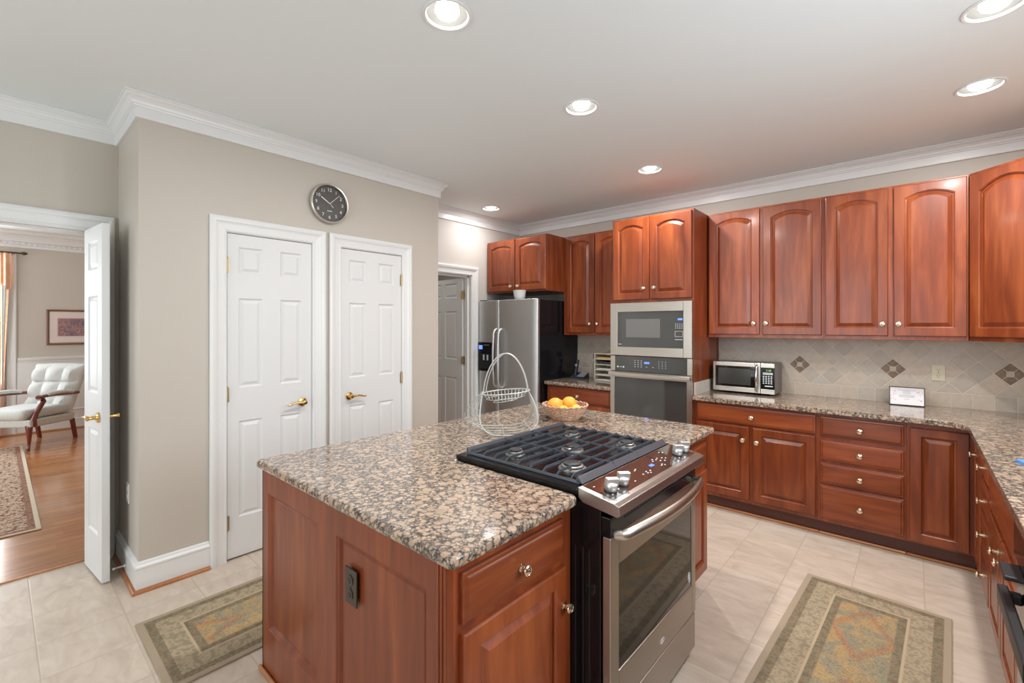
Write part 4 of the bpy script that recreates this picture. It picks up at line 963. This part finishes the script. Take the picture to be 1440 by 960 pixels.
def outlet(label, loc, rz, plate_m, hole_m, w=.072, h=.115):
    t = thing('outlet', label, 'outlet', loc, rz)
    MB().box(-w/2, w/2, -.006, 0, -h/2, h/2).build('cover_plate', plate_m, t, bevel=.0025)
    for z in (-.022, .022):
        mb = MB(); mb.lathe([(.0165, 0), (.0165, .0025), (0, .0025)], (0, -.006, z), 20, MX); rc_ = mb.build('receptacle', plate_m, t, smooth=True)
        mb = MB(); mb.box(-.007, -.005, -.0092, -.0085, z-.003, z+.006); mb.box(.005, .007, -.0092, -.0085, z-.003, z+.006); mb.cyl((0, -.0085, z-.008), (0, -.0092, z-.008), .0025, 8); mb.build('slots', hole_m, rc_)
    mb = MB(); mb.lathe([(.003, 0), (.002, .001), (0, .001)], (0, -.006, 0), 10, MX); mb.build('screw', hole_m, t)
    return t
outlet('ivory outlet plate on the backsplash right of the framed card', (.124, YN-.0105, 1.131), 0, IVORY, BRONZE)
outlet('dark bronze outlet plate on the island end panel', (-1.352, .7565, .627), 0, BRONZE, DARKHOLE)
outlet('white outlet plate low on the pantry return wall behind the leaf', (-3.48, YP, .48), 0, WHITEP, GREYPRINT)
t = thing('phone_jack', 'small black phone adapter plugged in behind the sorter', 'plug', (-2.645, YN-.0105, 1.13), 0); MB().box(-.022, .022, -.035, 0, -.03, .03).build('adapter', BLACKM, t, bevel=.004)
mb = MB(); mb.tube([(0, -.03, -.03), (-.01, -.06, -.09), (-.005, -.05, -.16), (.0, -.055, -.20), (.005, -.055, -.231)], .0025, 6); mb.build('cord', BLACKM, t, smooth=True)
# sponge caddy edge at the right counter
t = thing('dish_cloth', 'blue folded cloth on the right counter at the picture edge', 'cloth', (.345, 2.78, CT), .3); mb = MB(); mb.box(-.02, .10, -.05, .05, .0, .006); mb.box(-.018, .098, -.046, .048, .0062, .012); mb.build('folded_cloth', BLUEP, t, bevel=.003)

# ------------------------------------------------------------------ wall clock
t = thing('wall_clock', 'round wall clock with dark dial and silver rim above the closet doors', 'clock', (XP, 1.600, 2.345), PI/2)
mb = MB(); mb.lathe([(.127, 0), (.138, .004), (.142, .016), (.141, .034), (.136, .040), (.130, .038), (.126, .026)], (0, 0, 0), 64, MX, caps=False); mb.build('rim', SATIN, t, smooth=True)
mb = MB(); mb.lathe([(0.127, .002), (.1265, .022), (0, .022)], (0, 0, 0), 64, MX); mb.build('dial', CLOCKF, t)
mb = MB()
for i in range(1, 13):
    a = PI/2 - i*PI/6; text_into(mb, str(i), .034, Matrix.Translation((.098*math.cos(a), -.0225, .098*math.sin(a))) @ FR, .0004)
mb.build('numerals', PAPER, t)
mb = MB()
for i in range(60):
    a = i*PI/30; L_ = .006 if i % 5 else .010; w_ = .0006 if i % 5 else .0012
    p0 = Vector((math.cos(a), 0, math.sin(a)))*.1235; p1 = Vector((math.cos(a), 0, math.sin(a)))*(.1235-L_); s_ = Vector((-math.sin(a), 0, math.cos(a)))*w_; y_ = Vector((0, -.0228, 0))
    mb.add([p0+s_+y_, p0-s_+y_, p1-s_+y_, p1+s_+y_], [(0, 1, 2, 3), (3, 2, 1, 0)])
mb.box(-.018, .018, -.0228, -.0224, -.055, -.051)
mb.build('minute_marks', PAPER, t)
def hand(a, L_, tail, w0, w1, y_, nm):
    d = Vector((math.cos(a), 0, math.sin(a))); s_ = Vector((-math.sin(a), 0, math.cos(a))); mb = MB()
    q = [-d*tail + s_*w0*.7, -d*tail - s_*w0*.7, d*L_ - s_*w1, d*L_ + s_*w1]; mb.loops([[p + Vector((0, y_, 0)) for p in q], [p + Vector((0, y_-.001, 0)) for p in q]]); mb.build(nm, WHITEP, t)
hand(PI/2 + math.radians(58), .075, .0, .0035, .0040, -.0245, 'hour_hand'); hand(PI/2 - math.radians(46), .100, .0, .0022, .0016, -.0265, 'minute_hand'); hand(PI/2 - math.radians(46) - PI*0.5, .035, 0, .0018, .0022, -.028, 'second_hand')
# ------------------------------------------------------------------ recessed lights
can = thing('recessed_light', 'x', 'ceiling light', (CANS[0][0], CANS[0][1], HC), 0, 'recessed ceiling lights')
mb = MB(); mb.lathe([(.100, -.0005), (.101, -.004), (.097, -.007), (.088, -.006), (.084, -.001), (.084, .004)], (0, 0, 0), 48)
mb.f = [f for f in mb.f if len(f) == 4]; mb.m = [0]*len(mb.f); mb.build('trim_ring', TRIM, can, smooth=True)
mb = MB(); mb.lathe([(.086, .0), (.080, .030), (.070, .085), (.066, .11), (0, .11)], (0, 0, 0), 40); mb.f = [f for f in mb.f if not (len(f) > 4 and max(f) < 40)]; mb.m = [0]*len(mb.f); mb.build('reflector', CANR, can, smooth=True)
mb = MB(); mb.lathe([(0, -.014), (.025, -.011), (.042, -.001), (.050, .014), (.044, .04), (.03, .08), (.03, .108)], (0, 0, 0), 32, caps=False); mb.build('bulb', BULB, can, smooth=True)
LB = ['glowing recessed ceiling light at the top, nearest and largest one above the island', 'glowing recessed ceiling light over the range, second from the front', 'glowing recessed ceiling light in front of the tall oven cabinet', 'small glowing recessed ceiling light in the fridge alcove', 'glowing recessed ceiling light at the right above the corner cabinets', 'glowing recessed ceiling light cut off by the top right corner']
for i, (x, y) in enumerate(CANS):
    c = can if i == 0 else copy_tree(can); c.location = (x, y, HC); c['label'] = LB[i]
    L_ = bpy.data.lights.new('recessed_lamp', 'AREA'); L_.shape = 'DISK'; L_.size = .09; L_.energy = CAN_W*(.38 if i == 3 else 1); L_.color = (1.0, .985, .96); lo = bpy.data.objects.new('recessed_lamp', L_); lo.location = (x, y, HC-.017); COL.objects.link(lo)

# ------------------------------------------------------------------ fruit bowl, oranges, wire basket on the island
t = thing('fruit_bowl', 'round woven wicker fruit bowl on the far part of the island', 'bowl', (-1.600, 2.300, CT), 0)
def brad(z): return .072 + .062*(max(0, z)/.085)**.7
mb = MB()
for i in range(11):
    z = .004 + .0078*i; R_ = brad(z)
    mb.tube([(R_*(1+.018*math.sin(a*16 + i*PI))*math.cos(a), R_*(1+.018*math.sin(a*16+i*PI))*math.sin(a), z) for a in [2*PI*q/96 for q in range(96)]], .0036, 5, closed=True)
mb.tube([(brad(.088)*math.cos(a), brad(.088)*math.sin(a), .088+.003*math.sin(a*24)) for a in [2*PI*q/96 for q in range(96)]], .0055, 6, closed=True)
mb.build('weave', WICKER, t, smooth=True)
mb = MB()
for q in range(16):
    a = 2*PI*q/16; mb.tube([(brad(z)*math.cos(a)*1.0, brad(z)*math.sin(a), z) for z in (.0045, .02, .045, .07, .090)], .003, 5)
mb.lathe([(.074, 0.0005), (.074, .005), (0, .005)], (0, 0, 0), 32); mb.build('stakes_and_base', WICKER, t, smooth=True)
def fruit(nm, label, loc, r_, m_, sc=(1, 1, 1)):
    mb = MB(); n_ = 14; pf = [(r_*math.sin(PI*i/n_), -r_*math.cos(PI*i/n_)*.95) for i in range(n_+1)]; pf[0] = (0, -r_*.93); pf[-1] = (0, r_*.90)
    mb.lathe(pf, (0, 0, 0), 28); o = mb.build(nm, m_, smooth=True); o.location = loc; o.scale = sc; tag(o, label, 'fruit', 'fruit in the bowl')
    s_ = MB(); s_.lathe([(.004, r_*.90), (.003, r_*.90+.002), (0, r_*.90+.002)], (0, 0, 0), 8); s_.build('stem_scar', simple('green_scar_'+str(len(bpy.data.materials)), (.16, .2, .05), .7), o, smooth=True); return o
RV = Vector((.7495, .6619)); FV = Vector((-.6619, .7495))
def isl(u, w): p = Vector((-1.600, 2.300)) + RV*u + FV*w; return p.x, p.y
fruit('orange', 'large orange at the left of the wicker bowl', (*isl(-.062, -.030), CT+.090), .046, ORANGE_)
fruit('orange', 'large orange in the middle top of the wicker bowl', (*isl(.026, .002), CT+.094), .044, ORANGE_)
fruit('orange', 'orange half hidden in front between the two large ones', (*isl(-.018, -.060), CT+.058), .036, LEMON)
fruit('orange', 'paler orange low at the right of the wicker bowl', (*isl(.062, -.030), CT+.062), .034, LEMON)
fruit('orange', 'orange at the bottom back of the wicker bowl', (*isl(.00, .062), CT+.050), .038, ORANGE_)

t = thing('wire_basket', 'grey wire egg basket with hoop handle and shallow upper tray on the island', 'basket', (-1.635, 1.800, CT), math.radians(YAW+4))
# local x to the picture right, local y away from the camera
def tub(mb, pts, r_=.0028, closed=False): mb.tube(pts, r_, 6, closed)
zr = .215; ra, rb = .128, .092
mb = MB(); tub(mb, [(ra*math.cos(a), rb*math.sin(a), zr + .010*math.cos(a)) for a in [2*PI*q/60 for q in range(60)]], .0034, True)
for k_, zz in ((.80, -.028), (.50, -.044)): tub(mb, [(ra*k_*math.cos(a), rb*k_*math.sin(a), zr+zz + .010*math.cos(a)) for a in [2*PI*q/48 for q in range(48)]], .0016, True)
for i in range(13):
    x = ra*(-.92 + 1.84*i/12); yy = rb*math.sqrt(max(0, 1-(x/ra)**2))
    tub(mb, [(x*(1-.12*math.sin(PI*q/10)), -yy + 2*yy*q/10, zr + .010*x/ra - .050*math.sin(PI*q/10)*math.sqrt(max(0, 1-(x/ra)**2))) for q in range(11)], .0016)
mb.build('tray', WIRE, t, smooth=True)
mb = MB()
for dx in (-.007, .007):
    pts = [(.004 + ra*.90*math.cos(a)*(1 - .22*max(0, math.sin(a))) + dx*(1 if math.cos(a) < 0 else .3), dx, zr + .205*max(0, math.sin(a))**.85) for a in [PI*q/30 for q in range(31)]]
    tub(mb, pts, .0032)
mb.build('hoop_handle', WIRE, t, smooth=True)
def bag(w):
    # wire loop from the left rim pinch down over the counter to the right rim pinch; w 0 front .. 1 back
    pts = []
    for q in range(37):
        a = PI*q/36; c_, s_ = math.cos(a), math.sin(a)
        left = .150 + .135*w; right = .215 - .035*w
        f_ = s_**.55
        x = (-ra*.95*(1-f_) - left*f_*abs(c_)**.75) if c_ > 0 else (ra*.95*(1-f_) + right*f_*abs(c_)**.75)
        x += -.012*s_
        pts.append((x, (-.085 + .235*w)*s_**.5 - .01, max(.004, zr*(1 - s_**.62) + .004)))
    return pts
mb = MB(); tub(mb, bag(0), .0036); tub(mb, bag(1), .0032); mb.build('body_hoops', WIRE, t, smooth=True)
mb = MB()
for w in (.22, .45, .72): tub(mb, bag(w), .0021)
for idx in (3, 7, 12, 18, 25): tub(mb, [bag(q/12)[idx] for q in range(13)], .0019)
mb.build('mesh_wires', WIRE, t, smooth=True)

# ------------------------------------------------------------------ rugs
def rug(label, cx, cy, hw, hl, m_, z=.0, t_=.009, rot=0.0):
    mb = MB(); mb.box(-hw, hw, -hl, hl, 0, t_); o = mb.build('rug', m_, bevel=.003); o.location = (cx, cy, z); o.rotation_euler = (0, 0, rot); tag(o, label, 'rug'); return o
RK = dict(edge=(.40, .32, .23), ground=(.185, .155, .10), floral=(.46, .37, .25), field_a=(.27, .26, .18), field_b=(.46, .31, .14), accent=(.42, .15, .075), stripe=(.50, .39, .26))
rug('olive and rust floral runner rug beside the closet doors', -2.535, 1.38, .312, .93, rug_mat('runner_rug', .312, .93, **RK), rot=.0)
o = rug('olive and rust floral runner rug on the right between island and counter', -.206, 2.26, .306, .895, rug_mat('runner_rug_right', .306, .895, **RK), rot=math.radians(-2.5))
pd = MB().box(-.05, .05, -.02, .03, 0, .004).build('rug_pad', simple('tan_rug_pad', (.55, .38, .22), .8), o, bevel=.002, label='corner of tan rug pad'); pd.location = (.06, .885, .0002)
DK = dict(edge=(.66, .58, .45), ground=(.24, .10, .07), floral=(.66, .56, .42), field_a=(.60, .50, .38), field_b=(.55, .42, .30), accent=(.26, .06, .045), stripe=(.30, .07, .05))
rug('cream and red oriental rug on the hardwood of the far room', -6.42, -1.05, 1.72, 1.27, rug_mat('oriental_rug', 1.72, 1.27, border=.24, **DK), z=.0012)

# ------------------------------------------------------------------ door stop
t = thing('door_stop', 'white spring door stop on the baseboard behind the open leaf', 'door stop', (-3.46, YP-.0185, .062), 0)
mb = MB(); mb.tube([(.0045*math.cos(q*.9), -.006-q*.0007, .0045*math.sin(q*.9)) for q in range(60)], .0011, 5); mb.build('spring', WHITEP, t, smooth=True)
mb = MB(); mb.lathe([(.010, 0), (.010, .003), (.005, .006), (0, .006)], (0, 0, 0), 14, MX); mb.lathe([(.0055, 0), (.0065, .004), (.006, .011), (0, .012)], (0, -.046, 0), 14, MX); mb.build('tip_and_base', WHITEP, t, smooth=True)

# ------------------------------------------------------------------ far room: armchair, picture, curtain
t = thing('armchair', 'white tufted armchair with mahogany arms and legs in the far room', 'armchair', (-8.22, .30, .001), math.radians(44))
w2 = .33
mb = MB(); mb.loops([[(-w2, -.36, .27), (w2, -.36, .27), (.24, .30, .24), (-.24, .30, .24)], [(-w2-.005, -.37, .36), (w2+.005, -.37, .36), (.25, .31, .34), (-.25, .31, .34)]]); mb.build('seat_frame', LINEN, t, bevel=.02, seg=3)
def pill(mb, x0, x1, y0, y1, z0, z1, n=10, bulge=.03):
    L = []
    for k_ in range(9):
        f_ = k_/8; a = PI*f_; ins = .045*(1-math.sin(a)); z = z0 + (z1-z0)*(1-math.cos(a))/2
        p = rounded([(x0+ins, y0+ins), (x1-ins, y0+ins), (x1-ins, y1-ins), (x0+ins, y1-ins)], [.05]*4, 5); L.append([(a_, b3, z) for a_, b3 in p])
    mb.loops(L)
mb = MB(); pill(mb, -.275, .275, -.40, .22, .355, .475); mb.build('seat_cushion', LINEN, t, smooth=True)
# tufted back
mb = MB(); nu, nv = 40, 40; L = []
def bk(u, v, front):
    wd = .27 + .05*v; x = (u-.5)*2*wd; z = .36 + .60*v; y = .20 + .20*v
    if front:
        cu = (u*3) % 1; cv = (v*3.2) % 1; off = .5*(int(v*3.2) % 2) if False else 0
        puff = abs(math.sin(PI*u*3))**.5 * abs(math.sin(PI*v*3.2))**.5
        e = min(1, min(u, 1-u)*8, min(v, 1-v)*8); y -= .055*e**.5 + .070*puff*e
        z += 0.01*math.sin(PI*u)
    else: y += .035
    return (x, y, z)
vs = []; fs = []
for side in (1, 0):
    o0 = len(vs)
    for j in range(nv+1):
        for i in range(nu+1): vs.append(bk(i/nu, j/nv, side))
    for j in range(nv):
        for i in range(nu):
            a = o0+j*(nu+1)+i; q = (a, a+1, a+nu+2, a+nu+1); fs.append(q if side else q[::-1])
n0 = (nu+1)*(nv+1)
for i in range(nu): fs.append((i+1, i, n0+i, n0+i+1)); a = nv*(nu+1)+i; fs.append((a, a+1, n0+a+1, n0+a))
for j in range(nv): a = j*(nu+1); fs.append((a, a+nu+1, n0+a+nu+1, n0+a)); a += nu; fs.append((a+nu+1, a, n0+a, n0+a+nu+1))
mb.add(vs, fs); bo = mb.build('backrest', LINEN, t, smooth=True)
mb = MB()
for r_ in range(1, 4):
    for c_ in range(1, 3):
        p = bk(c_/3, r_/3.2, True); mb.lathe([(.010, 0), (.008, .006), (0, .008)], p, 10, MX)
mb.build('tuft_buttons', LINEN, bo, smooth=True)
for s_ in (-1, 1):
    mb = MB(); mb.tube([(s_*.30, -.30, .28), (s_*.315, -.31, .36), (s_*.30, -.27, .42), (s_*.32, -.25, .48), (s_*.325, -.20, .56), (s_*.325, -.23, .605), (s_*.325, -.26, .61)], lambda q: .036-.010*math.sin(PI*q), 10); a_ = mb.build('arm_post', MAHOG, t, smooth=True)
    mb = MB(); mb.tube([(s_*.325, -.27, .612), (s_*.33, -.15, .620), (s_*.325, .05, .612), (s_*.31, .27, .600)], .02, 10, flat=(.020, .030)); a2 = mb.build('arm_rail', MAHOG, t, smooth=True)
    mb = MB(); mb.tube([(s_*.328, -.17, .632), (s_*.330, -.06, .640), (s_*.325, .06, .638), (s_*.318, .17, .622)], .02, 12, flat=(.026, .038)); mb.build('arm_pad', LINEN, a2, smooth=True)
    mb = MB(); mb.tube([(s_*.285, -.33, .29), (s_*.300, -.345, .24), (s_*.300, -.345, .17), (s_*.285, -.330, .09), (s_*.285, -.335, .04), (s_*.290, -.350, .010)], lambda q: (.036 - .022*min(1, q*1.5)) if q < .9 else .022, 12); mb.build('leg', MAHOG, t, smooth=True)
    mb = MB(); mb.loops([[(s_*.225+a, .285+b3, z) for a, b3 in ((-.02, -.02), (.02, -.02), (.02, .02), (-.02, .02))] if z > .1 else [(s_*.225+a, .335+b3, z) for a, b3 in ((-.017, -.017), (.017, -.017), (.017, .017), (-.017, .017))] for z in (0, .26)]); mb.build('leg', MAHOG, t, bevel=.004)
t = thing('framed_picture', 'framed landscape print with cream mat on the far room wall', 'picture', (XD+.002, .80, 1.445), PI/2)
mb = MB(); g = lambda x, z, q: (x, -q, z); mb.sweep([(-.31, -.225), (.31, -.225), (.31, .225), (-.31, .225)], [(0, 0), (0, .012), (-.012, .022), (-.022, .018), (-.024, 0)], g, closed=True); mb.build('frame', GOLDF, t)
MB().box(-.30, .30, -.008, -.001, -.215, .215).build('mat_board', MATB, t)
MB().box(-.225, .225, -.0095, -.008, -.130, .130).build('inner_mat', ROSEMAT, t); MB().box(-.215, .215, -.011, -.0095, -.121, .121).build('print', PRINT, t)
t = thing('curtain_rod', 'dark curtain rod with finial over the far room window', 'curtain rod', (XD, 0, 2.435), 0)
mb = MB(); mb.cyl((.075, -1.60, 0), (.075, .22, 0), .011, 12); mb.build('rod', DARKROD, t, smooth=True)
mb = MB(); mb.lathe([(.012, 0), (.012, .01), (.02, .018), (.024, .035), (.018, .052), (.008, .065), (0, .07)], (.075, .22, 0), 16, Matrix.Rotation(-PI/2, 3, 'X')); mb.box(0, .08, .14, .155, -.008, .008); mb.build('finial', DARKROD, t, smooth=True)
t = thing('curtain', 'peach curtain panel with white sheer hanging at the far room window', 'curtain', (XD+.075, 0, 0), 0)
def drape(y0, y1, z0, z1, amp, waves, flare=0.0, xo=0.0):
    mb = MB(); n = 80; L = []
    for j in range(13):
        f_ = j/12; z = z1 + (z0-z1)*f_; row = []
        for i in range(n+1):
            u = i/n; y = y0 + (y1 + flare*math.sin(PI*.5*f_) - y0)*u; row.append((xo+amp*math.sin(2*PI*waves*u)*(.7+.3*f_), y, z))
        L.append(row + [(p[0]+.004, p[1], p[2]) for p in row[::-1]])
    mb.loops(L); return mb
drape(-.42, .135, 1.95, 2.425, .028, 9, .0, .012).build('valance', PEACH, t, smooth=True)
drape(-.10, .12, .03, 2.0, .020, 4, -.05, -.012).build('peach_panel', PEACH, t, smooth=True)
drape(.052, .100, .03, 2.0, .010, 2, -.04, .030).build('sheer_panel', SHEER, t, smooth=True)
